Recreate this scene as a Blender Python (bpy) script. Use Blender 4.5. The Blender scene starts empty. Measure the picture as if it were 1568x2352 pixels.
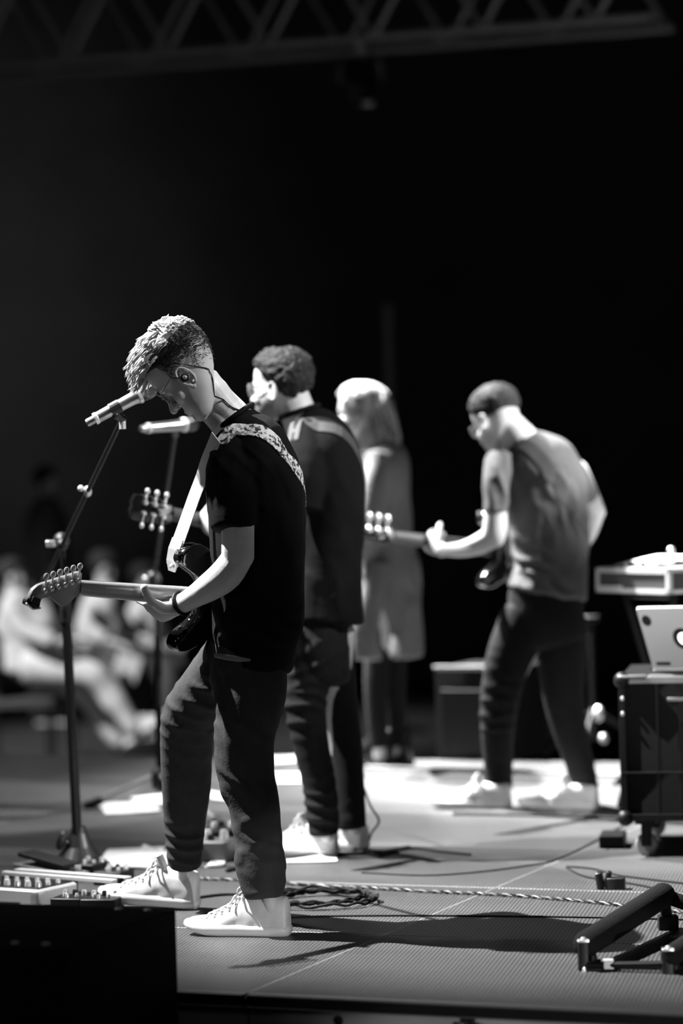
import bpy, bmesh, math, random
import numpy as np
from mathutils import Vector, Matrix, noise
from mathutils.bvhtree import BVHTree
random.seed(7)
rng = np.random.default_rng(7)
PI = math.pi
SC = bpy.context.scene
COL = SC.collection

# ------------------------------------------------------------------ camera
IW, IH = 1568, 2352
FPX = 105.0 / 36.0 * IH            # 105 mm lens on a 36 mm tall frame
CAMZ, HY, ROLL = 1.3, 1085.0, math.radians(1.5)
PITCH = math.atan((IH / 2 - HY) / FPX)
_r0, _u0 = Vector((1, 0, 0)), Vector((0, math.sin(PITCH), math.cos(PITCH)))
FWD = Vector((0, math.cos(PITCH), -math.sin(PITCH)))
RGT = _r0 * math.cos(ROLL) - _u0 * math.sin(ROLL)
UPV = _r0 * math.sin(ROLL) + _u0 * math.cos(ROLL)
CAMP = Vector((0, 0, CAMZ))
cam = bpy.data.cameras.new('camera'); camo = bpy.data.objects.new('camera', cam); COL.objects.link(camo)
cam.sensor_fit = 'VERTICAL'; cam.sensor_height = 36.0; cam.lens = 105.0
cam.clip_start = 0.1; cam.clip_end = 200
cam.dof.use_dof = True; cam.dof.focus_distance = 8.42; cam.dof.aperture_fstop = 1.5
mw = Matrix.Identity(4)
for i in range(3):
    mw[i][0], mw[i][1], mw[i][2], mw[i][3] = RGT[i], UPV[i], -FWD[i], CAMP[i]
camo.matrix_world = mw
SC.camera = camo

def W(px, py, d):
    """point at distance d along the lens axis that the photograph shows at (px, py)"""
    return CAMP + (FWD + RGT * ((px - IW / 2) / FPX) + UPV * ((IH / 2 - py) / FPX)) * d
def F(px, py, z=0.0):
    r = W(px, py, 1.0) - CAMP
    return CAMP + r * ((z - CAMZ) / r.z)

# ------------------------------------------------------------------ light and exposure
world = bpy.data.worlds.new('world'); SC.world = world; world.use_nodes = True
world.node_tree.nodes['Background'].inputs[0].default_value = (1, 1, 1, 1)
world.node_tree.nodes['Background'].inputs[1].default_value = 0.0
SC.view_settings.view_transform = 'Standard'; SC.view_settings.look = 'None'
SC.view_settings.exposure = 0.0; SC.view_settings.gamma = 1.0
SC.view_settings.use_curve_mapping = False

def aim(o, loc, target):
    o.location = loc
    o.rotation_euler = (Vector(target) - Vector(loc)).to_track_quat('-Z', 'Y').to_euler()
def spot(name, loc, target, power, angle, blend, radius):
    l = bpy.data.lights.new(name, 'SPOT'); l.energy = power; l.spot_size = math.radians(angle)
    l.spot_blend = blend; l.shadow_soft_size = radius
    o = bpy.data.objects.new(name, l); COL.objects.link(o); aim(o, loc, target); return o
def area(name, loc, target, power, sx, sy):
    l = bpy.data.lights.new(name, 'AREA'); l.energy = power; l.shape = 'RECTANGLE'; l.size = sx; l.size_y = sy
    o = bpy.data.objects.new(name, l); COL.objects.link(o); aim(o, loc, target); return o
LA = Vector((0.70, -0.13, -1.0)).normalized(); LB = Vector((0.62, -0.32, -1.0)).normalized()
KA = Vector((1.05, 9.0, 0.0)); KB = Vector((2.15, 12.2, 0.0))
spot('key_spot_front', KA - LA * 12.0, KA, 29000, 21.0, 0.9, 0.06)
spot('key_spot_rear', KB - LB * 12.5, KB, 49000, 32, 1.0, 0.10)
spot('wide_fill_spot', Vector((-.1, 11.6, 0)) - LB * 13, (-.3, 11.6, 0), 3600, 37, 0.9, 0.35)  # added wide soft spot, lifts the dim left part of the floor
spot('skirt_spot', (2.4, 4.0, .12), (0.62, 7.38, -.24), 330, 18, 0.35, 0.03)
spot('rear_floor_spot', (-2.6, 16.5, 9.5), (1.8, 12.7, 0.0), 50000, 23, 0.6, 0.1)
spot('side_spot_heads', (6.5, 6.5, 7.0), (-0.28, 9.35, 1.8), 4600, 16, 0.6, 0.06)
spot('side_spot_back', (8.2, 9.6, 7.0), (0.85, 11.30, 2.24), 13000, 11.5, 0.15, 0.05)
area('front_fill', (-6.0, 1.5, 3.4), (0.5, 10.5, 1.2), 34, 2.0, 1.6)  # added area fill, stands in for light bounced from floor and front
area('right_fill', (4.5, 1.0, 3.0), (0.8, 10.0, 0.8), 13, 1.5, 1.2)  # added weak fill from the right for surfaces facing the camera
spot('laptop_fill_spot', (0.9, 2.0, 4.4), (1.20, 9.9, 0.80), 1900, 8, 0.8, 0.1)  # added narrow spot, only brightens the laptop lid
spot('audience_fill_spot', (-8.0, 14.0, 8.5), (-2.4, 20.5, 0.0), 10500, 24, 0.8, 0.5)  # added spot to brighten the seated listeners
spot('wall_haze_spot', (-12.0, 16.0, 1.0), (-5.4, 26.5, 2.4), 1900, 32, 1.0, 0.6)  # added spot, its glow on the bare back wall stands in for haze
area('truss_glow', (0.0, 12.0, 0.8), (0, 17.5, 4.2), 0.0, 2.0, 0.6)

# ------------------------------------------------------------------ materials
def mat(name, c, rough=0.5, metal=0.0, var=0.0, scale=8.0, bump=0.0, bscale=60.0, spec=0.5, coat=0.0, attr=None, detail=4.0, emis=0.0):
    m = bpy.data.materials.new(name); m.use_nodes = True
    nt = m.node_tree; b = nt.nodes['Principled BSDF']
    b.inputs['Base Color'].default_value = (c, c, c, 1)
    b.inputs['Roughness'].default_value = rough; b.inputs['Metallic'].default_value = metal
    b.inputs['Specular IOR Level'].default_value = spec; b.inputs['Coat Weight'].default_value = coat
    if emis:
        b.inputs['Emission Color'].default_value = (1, 1, 1, 1); b.inputs['Emission Strength'].default_value = emis
    tc = nt.nodes.new('ShaderNodeTexCoord')
    src = None
    if var:
        n = nt.nodes.new('ShaderNodeTexNoise'); n.inputs['Scale'].default_value = scale; n.inputs['Detail'].default_value = detail
        nt.links.new(tc.outputs['Object'], n.inputs['Vector'])
        r = nt.nodes.new('ShaderNodeMapRange'); r.inputs[1].default_value = 0.3; r.inputs[2].default_value = 0.7
        r.inputs[3].default_value = c * (1 - var); r.inputs[4].default_value = c * (1 + var)
        nt.links.new(n.outputs[0], r.inputs[0]); src = r.outputs[0]
    if attr:
        a = nt.nodes.new('ShaderNodeAttribute'); a.attribute_name = attr
        mm = nt.nodes.new('ShaderNodeMath'); mm.operation = 'MULTIPLY'
        nt.links.new(a.outputs['Fac'], mm.inputs[0])
        if src is not None: nt.links.new(src, mm.inputs[1])
        else: mm.inputs[1].default_value = c
        src = mm.outputs[0]
    if src is not None: nt.links.new(src, b.inputs['Base Color'])
    if bump:
        n2 = nt.nodes.new('ShaderNodeTexNoise'); n2.inputs['Scale'].default_value = bscale; n2.inputs['Detail'].default_value = 3
        nt.links.new(tc.outputs['Object'], n2.inputs['Vector'])
        bp = nt.nodes.new('ShaderNodeBump'); bp.inputs['Strength'].default_value = bump; bp.inputs['Distance'].default_value = 0.01
        nt.links.new(n2.outputs[0], bp.inputs['Height']); nt.links.new(bp.outputs[0], b.inputs['Normal'])
    return m

def deck_material():
    m = bpy.data.materials.new('antislip_deck'); m.use_nodes = True
    nt = m.node_tree; b = nt.nodes['Principled BSDF']; L = nt.links.new
    tc = nt.nodes.new('ShaderNodeTexCoord'); sp = nt.nodes.new('ShaderNodeSeparateXYZ'); L(tc.outputs['Object'], sp.inputs[0])
    def mth(op, a, bb=None):
        n = nt.nodes.new('ShaderNodeMath'); n.operation = op
        for i, v in enumerate((a, bb)):
            if v is None: continue
            if isinstance(v, (int, float)): n.inputs[i].default_value = v
            else: L(v, n.inputs[i])
        return n.outputs[0]
    k = 2 * PI / 0.0115
    sx = mth('SINE', mth('MULTIPLY', sp.outputs[0], k)); sy = mth('SINE', mth('MULTIPLY', sp.outputs[1], k * 0.2))
    dots = mth('MULTIPLY', sx, sy)
    r = nt.nodes.new('ShaderNodeMapRange'); r.inputs[1].default_value = -0.35; r.inputs[2].default_value = 0.35
    r.inputs[3].default_value = 0.0; r.inputs[4].default_value = 1.0; L(dots, r.inputs[0])
    n = nt.nodes.new('ShaderNodeTexNoise'); n.inputs['Scale'].default_value = 1.6; n.inputs['Detail'].default_value = 6
    mp = nt.nodes.new('ShaderNodeMapping'); mp.inputs['Scale'].default_value = (0.5, 2.0, 1); L(tc.outputs['Object'], mp.inputs[0]); L(mp.outputs[0], n.inputs[0])
    r2 = nt.nodes.new('ShaderNodeMapRange'); r2.inputs[1].default_value = 0.3; r2.inputs[2].default_value = 0.75; r2.inputs[3].default_value = 0.72; r2.inputs[4].default_value = 1.2
    L(n.outputs[0], r2.inputs[0])
    n3 = nt.nodes.new('ShaderNodeTexNoise'); n3.inputs['Scale'].default_value = 60; n3.inputs['Detail'].default_value = 2; L(tc.outputs['Object'], n3.inputs[0])
    r3 = nt.nodes.new('ShaderNodeMapRange'); r3.inputs[1].default_value = 0.72; r3.inputs[2].default_value = 0.78; r3.inputs[3].default_value = 0.0; r3.inputs[4].default_value = 0.35
    L(n3.outputs[0], r3.inputs[0])
    base = mth('ADD', mth('MULTIPLY', r.outputs[0], 0.094), 0.028)
    c = mth('ADD', mth('MULTIPLY', base, r2.outputs[0]), mth('MULTIPLY', r3.outputs[0], 0.4))
    L(c, b.inputs['Base Color']); b.inputs['Roughness'].default_value = 0.42; b.inputs['Specular IOR Level'].default_value = 0.55
    bp = nt.nodes.new('ShaderNodeBump'); bp.inputs['Strength'].default_value = 0.25; bp.inputs['Distance'].default_value = 0.002
    L(dots, bp.inputs['Height']); L(bp.outputs[0], b.inputs['Normal'])
    return m

MT = dict(
    deck=deck_material(),
    floor=mat('hall_floor', .03, .7, var=.3), wall=mat('hall_wall', .045, .9, var=.25, scale=1.2), ceil=mat('hall_ceiling', .02, .9),
    black=mat('black_paint', .007, .5, spec=.3, var=.2), blackm=mat('black_metal', .005, .5, spec=.25), rubber=mat('rubber', .008, .7, spec=.25),
    blackplastic=mat('black_plastic', .015, .4), vinyl=mat('black_vinyl', .005, .75, spec=.12, bump=.35, bscale=300),
    alu=mat('aluminium', .5, .35, metal=1.0), chrome=mat('chrome', .85, .28, metal=.55), truss=mat('truss_metal', .32, .5, metal=.5),
    skin=mat('skin', .60, .45, var=.06, scale=20, bump=.05, bscale=180, attr='tone', spec=.4),
    skin2=mat('skin_tan', .42, .45, var=.06, scale=20, attr='tone'),
    tee=mat('black_tee', .006, .9, var=.2, scale=12, bump=.15, bscale=40, spec=.12), jeans=mat('charcoal_jeans', .042, .9, var=.15, scale=25, bump=.12, bscale=120, spec=.2),
    jeans2=mat('dark_jeans', .010, .9, var=.2, scale=40, bump=.2, bscale=90, spec=.2),
    greytee=mat('grey_tee', .09, .85, var=.08, scale=14, bump=.2, bscale=30), coat=mat('pale_coat', .15, .85, var=.08, scale=8, bump=.15, bscale=25),
    white=mat('white_leather', .72, .5, var=.08, scale=25), sole=mat('white_rubber', .8, .45, var=.05), paper=mat('paper', .85, .7),
    lace=mat('laces', .7, .7), boot=mat('black_boot', .012, .22),
    hair=mat('sandy_hair', .58, .42, attr='tone', var=.3, scale=80), hairdark=mat('dark_hair', .018, .65, spec=.3, var=.5, scale=120, bump=.8, bscale=110),
    blonde=mat('blonde_hair', .42, .45, var=.45, scale=45, attr='tone'), stubble=mat('stubble_hair', .04, .8),
    lens=mat('spectacle_lens', .3, .05, metal=0.2), frame=mat('spectacle_frame', .25, .3, metal=.5),
    gloss=mat('gloss_black', .008, .08, coat=1.0), maple=mat('maple', .34, .3, var=.12, scale=6, coat=.5), rosew=mat('rosewood', .04, .5), pearl=mat('pickguard', .6, .3),
    strapw=mat('pale_strap', .75, .6, var=.08), grid=mat('mic_grille', .12, .35, metal=1.0, bump=.9, bscale=400),
    board=mat('front_board', .30, .6, var=.15), trim=mat('trim_metal', .14, .45, metal=.6),
    grey=mat('grey_paint', .22, .5, var=.15), light=mat('light_casing', .62, .4), kbwhite=mat('keyboard_casing', .75, .35), kbgrey=mat('keyboard_panel', .09, .5),
    laptop=mat('laptop_shell', .8, .4), glow=mat('backlit_logo', .9, .4, emis=2.2), sticker=mat('dark_sticker', .02, .4),
    cloth1=mat('pale_clothes', .5, .85, var=.12, scale=6), cloth2=mat('light_trousers', .6, .85, var=.12, scale=6), cloth3=mat('dark_clothes', .05, .85),
    foam=mat('foam_tube', .008, .9, spec=.15, bump=.5, bscale=250), tape=mat('silver_tape', .6, .4),
)
def strap_material():
    m = mat('patterned_strap', .4, .6); nt = m.node_tree; b = nt.nodes['Principled BSDF']
    tc = nt.nodes.new('ShaderNodeTexCoord'); v = nt.nodes.new('ShaderNodeTexVoronoi'); v.inputs['Scale'].default_value = 130
    nt.links.new(tc.outputs['Object'], v.inputs['Vector'])
    r = nt.nodes.new('ShaderNodeMapRange'); r.inputs[1].default_value = .35; r.inputs[2].default_value = .6; r.inputs[3].default_value = .03; r.inputs[4].default_value = .85
    nt.links.new(v.outputs['Color'], r.inputs[0]); nt.links.new(r.outputs[0], b.inputs['Base Color']); return m
MT['strapp'] = strap_material()
MT['strapg'] = mat('dark_strap', .05, .7)

# ------------------------------------------------------------------ mesh collector
class M:
    def __init__(s): s.v = []; s.f = []
    def add(s, vs, fs):
        o = len(s.v); s.v += [Vector(p) for p in vs]; s.f += [[i + o for i in f] for f in fs]; return s
    def loft(s, rings, close=True, cap=True):
        n = len(rings[0]); o = len(s.v)
        for r in rings: s.v += [Vector(p) for p in r]
        for k in range(len(rings) - 1):
            for i in range(n if close else n - 1):
                j = (i + 1) % n
                s.f.append([o + k * n + i, o + k * n + j, o + (k + 1) * n + j, o + (k + 1) * n + i])
        if cap:
            s.f.append([o + i for i in reversed(range(n))]); s.f.append([o + (len(rings) - 1) * n + i for i in range(n)])
        return s
    def tube(s, pts, rad, n=10, flat=1.0, ref=None, round_ends=False, cap=True):
        pts = [Vector(p) for p in pts]
        if isinstance(rad, (int, float)): rad = [rad] * len(pts)
        if round_ends:
            a = (pts[0] - pts[1]).normalized(); b = (pts[-1] - pts[-2]).normalized(); r0, r1 = rad[0], rad[-1]
            st = [(.97, .26), (.75, .66), (.4, .917)]
            pts = [pts[0] + a * r0 * q for q, _ in st] + pts + [pts[-1] + b * r1 * q for q, _ in reversed(st)]
            rad = [r0 * w for _, w in st] + list(rad) + [r1 * w for _, w in reversed(st)]
        rings = []; U = None
        for i, p in enumerate(pts):
            t = (pts[min(i + 1, len(pts) - 1)] - pts[max(i - 1, 0)])
            if t.length < 1e-9: t = Vector((0, 0, 1))
            t.normalize()
            if U is None:
                U = Vector(ref) if ref is not None else (Vector((0, 0, 1)) if abs(t.z) < .9 else Vector((1, 0, 0)))
            U = U - t * U.dot(t)
            if U.length < 1e-6: U = t.orthogonal()
            U.normalize(); V = t.cross(U)
            rings.append([p + U * (rad[i] * math.cos(2 * PI * k / n)) + V * (rad[i] * flat * math.sin(2 * PI * k / n)) for k in range(n)])
        return s.loft(rings, cap=cap)
    def ball(s, c, r, n=12, m=8, rot=None):
        c = Vector(c); r = (r, r, r) if isinstance(r, (int, float)) else r
        rings = []
        for k in range(m + 1):
            a = -PI / 2 + PI * (k + .0) / m; a = max(min(a, PI / 2 - .03), -PI / 2 + .03)
            ring = []
            for i in range(n):
                p = Vector((r[0] * math.cos(a) * math.cos(2 * PI * i / n), r[1] * math.cos(a) * math.sin(2 * PI * i / n), r[2] * math.sin(a)))
                ring.append(c + (rot @ p if rot else p))
            rings.append(ring)
        return s.loft(rings)
    def box(s, c, size, R=None, bev=0.0):
        c = Vector(c); h = [x / 2 for x in size]; b = min(bev, min(h) * .9)
        if b <= 0:
            vs = [Vector((x, y, z)) for z in (-h[2], h[2]) for x, y in ((-h[0], -h[1]), (h[0], -h[1]), (h[0], h[1]), (-h[0], h[1]))]
            vs = [c + (R @ v if R else v) for v in vs]
            return s.add(vs, [[3, 2, 1, 0], [4, 5, 6, 7], [0, 1, 5, 4], [1, 2, 6, 5], [2, 3, 7, 6], [3, 0, 4, 7]])
        def ring(z, q):
            x, y = h[0] - q, h[1] - q
            out = []
            for sx, sy, a0 in ((1, 1, 0), (-1, 1, 90), (-1, -1, 180), (1, -1, 270)):
                for a in (0, 45, 90):
                    t = math.radians(a0 + a)
                    rr = b * .999 if q == 0 else b * .6
                    out.append(Vector((sx * (x - rr) + rr * math.cos(t), sy * (y - rr) + rr * math.sin(t), z)))
            return [c + (R @ p if R else p) for p in out]
        return s.loft([ring(-h[2], b * .5), ring(-h[2] + b * .5, 0), ring(h[2] - b * .5, 0), ring(h[2], b * .5)])
    def lathe(s, prof, c=(0, 0, 0), R=None, n=20):
        c = Vector(c); rings = []
        for r, z in prof:
            r = max(r, 1e-4)
            rings.append([c + (R @ Vector((r * math.cos(2 * PI * i / n), r * math.sin(2 * PI * i / n), z)) if R else Vector((r * math.cos(2 * PI * i / n), r * math.sin(2 * PI * i / n), z))) for i in range(n)])
        return s.loft(rings)
    def prism(s, poly, z0, z1, R=None, c=(0, 0, 0), bev=0.0):
        c = Vector(c); pl = [Vector((x, y)) for x, y in poly]; n = len(pl)
        A = sum(pl[i].x * pl[(i + 1) % n].y - pl[(i + 1) % n].x * pl[i].y for i in range(n))
        if A < 0: pl.reverse()
        def inset(q):
            out = []
            for i in range(n):
                a, b, d = pl[i - 1], pl[i], pl[(i + 1) % n]
                t = (d - a).normalized(); out.append(b + Vector((-t.y, t.x)) * q)
            return out
        if bev > 0: levels = [(z0, bev), (z0 + bev * .3, bev * .3), (z0 + bev, 0), (z1 - bev, 0), (z1 - bev * .3, bev * .3), (z1, bev)]
        else: levels = [(z0, 0), (z1, 0)]
        rings = []
        for z, q in levels:
            ps = inset(q) if q else pl
            rings.append([c + (R @ Vector((p.x, p.y, z)) if R else Vector((p.x, p.y, z))) for p in ps])
        return s.loft(rings)
    def ribbon(s, L, R_, th=0.003):
        """flat band between two edge polylines, given thickness along its normal"""
        n = len(L); rings = []
        for i in range(n):
            a, b = Vector(L[i]), Vector(R_[i]); t = Vector(L[min(i + 1, n - 1)]) - Vector(L[max(i - 1, 0)])
            nn = t.cross(b - a); nn = nn.normalized() * th if nn.length > 1e-9 else Vector((0, 0, th))
            rings.append([a, b, b + nn, a + nn])
        return s.loft(rings)
    def mesh(s, name):
        me = bpy.data.meshes.new(name); me.from_pydata([tuple(p) for p in s.v], [], s.f); me.update(); return me

def link(name, me, m, parent=None, smooth=True, flat_angle=None):
    o = bpy.data.objects.new(name, me); COL.objects.link(o)
    me.materials.clear()
    me.materials.append(MT[m] if isinstance(m, str) else m)
    me.polygons.foreach_set('use_smooth', [smooth] * len(me.polygons))
    if parent is not None: o.parent = parent
    return o
def fixn(me):
    bm = bmesh.new(); bm.from_mesh(me); bmesh.ops.recalc_face_normals(bm, faces=bm.faces); bm.to_mesh(me); bm.free()
def build(m, name, material, parent=None, smooth=False, angle=35):
    me = m.mesh(name); fixn(me)
    o = link(name, me, material, parent, smooth)
    if smooth and angle:
        me.polygons.foreach_set('use_smooth', [True] * len(me.polygons))
        try: me.set_sharp_from_angle(angle=math.radians(angle))
        except Exception: pass
    return o
def empty(name, loc=(0, 0, 0), mtx=None):
    o = bpy.data.objects.new(name, None); COL.objects.link(o); o.empty_display_size = .1
    if mtx is not None: o.matrix_world = mtx
    else: o.location = loc
    return o
def tag(o, label=None, cat=None, group=None, kind=None):
    if label: o['label'] = label
    if cat: o['category'] = cat
    if group: o['group'] = group
    if kind: o['kind'] = kind
    return o
def copy_tree(o, parent=None):
    c = o.copy(); COL.objects.link(c)
    if parent is not None: c.parent = parent
    for ch in list(o.children): copy_tree(ch, c)
    return c

def remesh(m, voxel, smooth=2, factor=.5):
    me = m.mesh('tmp'); fixn_islands = False
    o = bpy.data.objects.new('tmp', me); COL.objects.link(o)
    r = o.modifiers.new('r', 'REMESH'); r.mode = 'VOXEL'; r.voxel_size = voxel; r.use_smooth_shade = True
    if smooth:
        s = o.modifiers.new('s', 'SMOOTH'); s.factor = factor; s.iterations = smooth
    dg = bpy.context.evaluated_depsgraph_get()
    out = bpy.data.meshes.new_from_object(o.evaluated_get(dg))
    bpy.data.objects.remove(o); bpy.data.meshes.remove(me)
    return out
def arrays(me):
    n = len(me.vertices); co = np.empty(n * 3); me.vertices.foreach_get('co', co)
    nr = np.empty(n * 3); me.vertices.foreach_get('normal', nr)
    return co.reshape(-1, 3), nr.reshape(-1, 3)
def put(me, co):
    me.vertices.foreach_set('co', co.reshape(-1)); me.update()
def tone(me, vals):
    a = me.attributes.new('tone', 'FLOAT', 'POINT'); a.data.foreach_set('value', np.asarray(vals, dtype=np.float32))
def snoise(co, k, seed=0.0):
    """cheap smooth noise made of warped sines, -1..1"""
    x, y, z = co[:, 0] * k + seed, co[:, 1] * k + seed * 1.7, co[:, 2] * k - seed
    a = np.sin(x * 1.3 + 2.1 * np.sin(y * .9 + 1.3 * np.sin(z * .7 + seed)))
    b = np.sin(y * 1.7 + 1.9 * np.sin(z * 1.1 + 1.1 * np.sin(x * .8)))
    c = np.sin(z * 1.5 + 2.3 * np.sin(x * .7 + y * .6))
    return (a + b + c) / 3
def folds(me, specs, base=.0, bk=9, seed=0.):
    """cloth folds: specs = (center, radius, fold normal direction, spacing, height)"""
    co, nr = arrays(me); d = base * snoise(co, bk, seed)
    for c, r, ax, sp, h in specs:
        c = np.array(c); ax = np.array(Vector(ax).normalized()); q = co - c
        w = np.exp(-(q ** 2).sum(1) / (r * r))
        ph = q @ ax / sp * 2 * PI * .8 + 4.0 * snoise(co, 8, seed + sp * 99) + 1.5 * snoise(co, 23, seed)
        s = np.sin(ph); s = np.where(s > 0, s, s * .35)
        d = d + w * h * s * np.clip(.55 + 1.1 * snoise(co, 13, seed + 5 + sp * 50), 0, 1.2)
    put(me, co + nr * d[:, None])

def ptube(m, pts, n=20, ends=True, sub=4):
    """limb or garment tube: pts = (px, py, depth, half width in px, half depth in m)"""
    P = [list(W(a, b, d)) + [hw * d / FPX, hd] for a, b, d, hw, hd in pts]
    P = np.array(P); Q = []
    for i in range(len(P) - 1):          # catmull-rom
        p0, p1, p2, p3 = P[max(i - 1, 0)], P[i], P[i + 1], P[min(i + 2, len(P) - 1)]
        for k in range(sub):
            t = k / sub
            Q.append(.5 * (2 * p1 + (p2 - p0) * t + (2 * p0 - 5 * p1 + 4 * p2 - p3) * t * t + (3 * p1 - p0 - 3 * p2 + p3) * t ** 3))
    Q.append(P[-1])
    if ends:
        a = Q[0][:3] - Q[1][:3]; a /= np.linalg.norm(a); b = Q[-1][:3] - Q[-2][:3]; b /= np.linalg.norm(b)
        h0 = min(Q[0][3], Q[0][4]) * ends; h1 = min(Q[-1][3], Q[-1][4]) * ends
        pre = [np.concatenate([Q[0][:3] + a * h0 * q, Q[0][3:] * w]) for q, w in ((.98, .2), (.8, .6), (.45, .89))]
        pos = [np.concatenate([Q[-1][:3] + b * h1 * q, Q[-1][3:] * w]) for q, w in ((.45, .89), (.8, .6), (.98, .2))]
        Q = pre + Q + pos
    rings = []
    for i, q in enumerate(Q):
        p = Vector(q[:3]); t = Vector(Q[min(i + 1, len(Q) - 1)][:3]) - Vector(Q[max(i - 1, 0)][:3]); t.normalize()
        v = (p - CAMP).normalized(); U = t.cross(v)
        if U.length < .25: U = RGT.copy()
        U.normalize(); V = U.cross(t).normalized()
        rings.append([p + U * (q[3] * math.cos(2 * PI * k / n)) + V * (q[4] * math.sin(2 * PI * k / n)) for k in range(n)])
    m.loft(rings); return m

def face_axes(away, pitch, lean=0.0):
    """head or body axes: away = degrees turned from facing image left towards away, pitch = degrees looking down"""
    a, p = math.radians(away), math.radians(pitch)
    h = Vector((-math.cos(a), math.sin(a), 0)); Z = Vector((0, 0, 1))
    Fv = h * math.cos(p) - Z * math.sin(p); U = h * math.sin(p) + Z * math.cos(p)
    if lean:
        q = Matrix.Rotation(math.radians(lean), 3, Fv); U = q @ U
    S = U.cross(Fv)
    return S, Fv, U
def frame(S, Fv, U, o):
    m = Matrix.Identity(4)
    for i in range(3): m[i][0], m[i][1], m[i][2], m[i][3] = S[i], Fv[i], U[i], o[i]
    return m

# ------------------------------------------------------------------ human head (local: x = side, y = forward, z = up, origin between the ears)
HZ = [-.112, -.106, -.096, -.08, -.066, -.055, -.043, -.025, 0, .02, .045, .07, .09, .105, .116, .122]
HF = [.070, .084, .091, .085, .091, .091, .088, .084, .078, .089, .092, .087, .076, .058, .036, .012]
HB = [-.05, -.035, -.02, .0, .02, .034, .05, .068, .084, .093, .098, .096, .086, .068, .045, .016]
HW = [.018, .028, .036, .046, .053, .057, .061, .066, .070, .073, .0755, .0745, .067, .053, .034, .012]
def head_at(z):
    return np.interp(z, HZ, HF), np.interp(z, HZ, HB), np.interp(z, HZ, HW)
def head_pt(z, th, off=0.0):
    f, b, w = head_at(z); c, s = math.cos(th), math.sin(th)    # th = 0 forward
    mid = (f - b) / 2; half = (f + b) / 2 + off
    pw = .82
    y = mid + half * (abs(c) ** pw) * (1 if c > 0 else -1); x = (w + off) * (abs(s) ** pw) * (1 if s > 0 else -1)
    return Vector((x, y, z))
def head_mesh(m, X, sc=1.0, ear=True, eyes=True, jaw=0.0):
    T = lambda p: X @ (Vector(p) * sc)
    zs = np.concatenate([np.array(HZ), (np.array(HZ[:-1]) + np.array(HZ[1:])) / 2]); zs.sort()
    rings = []
    for z in zs:
        rings.append([T(head_pt(z, 2 * PI * k / 36)) for k in range(36)])
    m.loft(rings)
    # nose, nostrils, brow, cheeks, lips, chin
    m.tube([T((0, .078, .012)), T((0, .088, -.004)), T((0, .101, -.022)), T((0, .108, -.032))], [.008 * sc, .0085 * sc, .0105 * sc, .0115 * sc], 10, round_ends=True)
    for s in (-1, 1):
        m.ball(T((s * .010, .096, -.034)), .0085 * sc)
        m.tube([T((s * .010, .088, .020)), T((s * .032, .083, .024)), T((s * .050, .066, .016))], [.007 * sc, .0085 * sc, .006 * sc], 8, round_ends=True)
        m.ball(T((s * .040, .060, -.030)), (.021 * sc, .023 * sc, .024 * sc))
        m.ball(T((s * .031, .072, .002)), .0135 * sc)
    m.tube([T((-.020, .082, -.062)), T((0, .093, -.060)), T((.020, .082, -.062))], [.004 * sc, .0062 * sc, .004 * sc], 8, round_ends=True)
    m.tube([T((-.018, .081, -.071)), T((0, .092, -.0705)), T((.018, .081, -.071))], [.004 * sc, .0068 * sc, .004 * sc], 8, round_ends=True)
    m.ball(T((0, .080, -.097)), (.020 * sc, .014 * sc, .014 * sc))
    if ear:
        for s in (-1, 1):
            o = Vector((s * .073, -.004, -.008)); 
            pts = []
            for a in range(-60, 231, 24):
                t = math.radians(a); rr = (.019, .031)
                pts.append(T(o + Vector((s * (.012 + .007 * math.cos(math.radians(a - 180))), -math.cos(t - PI/2 - .1) * 0 + rr[0] * math.cos(math.radians(a)) * -1, rr[1] * math.sin(math.radians(a))))))
            m.tube(pts, [.0042 * sc] * len(pts), 8, round_ends=True)
            m.ball(T(o + Vector((s * .006, .0, 0))), (.007 * sc, .016 * sc, .026 * sc), rot=X.to_3x3())
            m.ball(T(o + Vector((s * .010, .007, -.028))), (.0055 * sc, .010 * sc, .011 * sc), rot=X.to_3x3())
            m.tube([T(o + Vector((s * .012, -.008, .016))), T(o + Vector((s * .012, -.009, -.004))), T(o + Vector((s * .011, .004, -.014)))], [.0035 * sc] * 3, 8, round_ends=True)
def cap_mesh(X, sc, off, line, n=64, m_=22, rough=.0, k=60, seed=0., top=0.0):
    """hair shell over the skull; line(th) = height of the hairline at angle th"""
    mm = M(); rings = []
    for j in range(m_ + 1):
        t = j / m_; ring = []
        for i in range(n):
            th = 2 * PI * i / n; z0 = line(th); z = z0 + (HZ[-1] - z0) * (1 - (1 - t) ** 1.6)
            o = off * min(1, t * 5) + top * t * t + (-.006 if j == 0 else 0)
            p = head_pt(z, th, o); p.z += (off + top) * max(0, (z - .06) / .062) if t > .2 else 0
            if rough and j > 0:
                q = noise.noise(p * k + Vector((seed, 0, 0))) + .5 * noise.noise(p * k * 2.1)
                p += (p - Vector((0, 0, .01))).normalized() * rough * q
            ring.append(X @ (p * sc))
        rings.append(ring)
    mm.loft(rings); return mm

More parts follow.
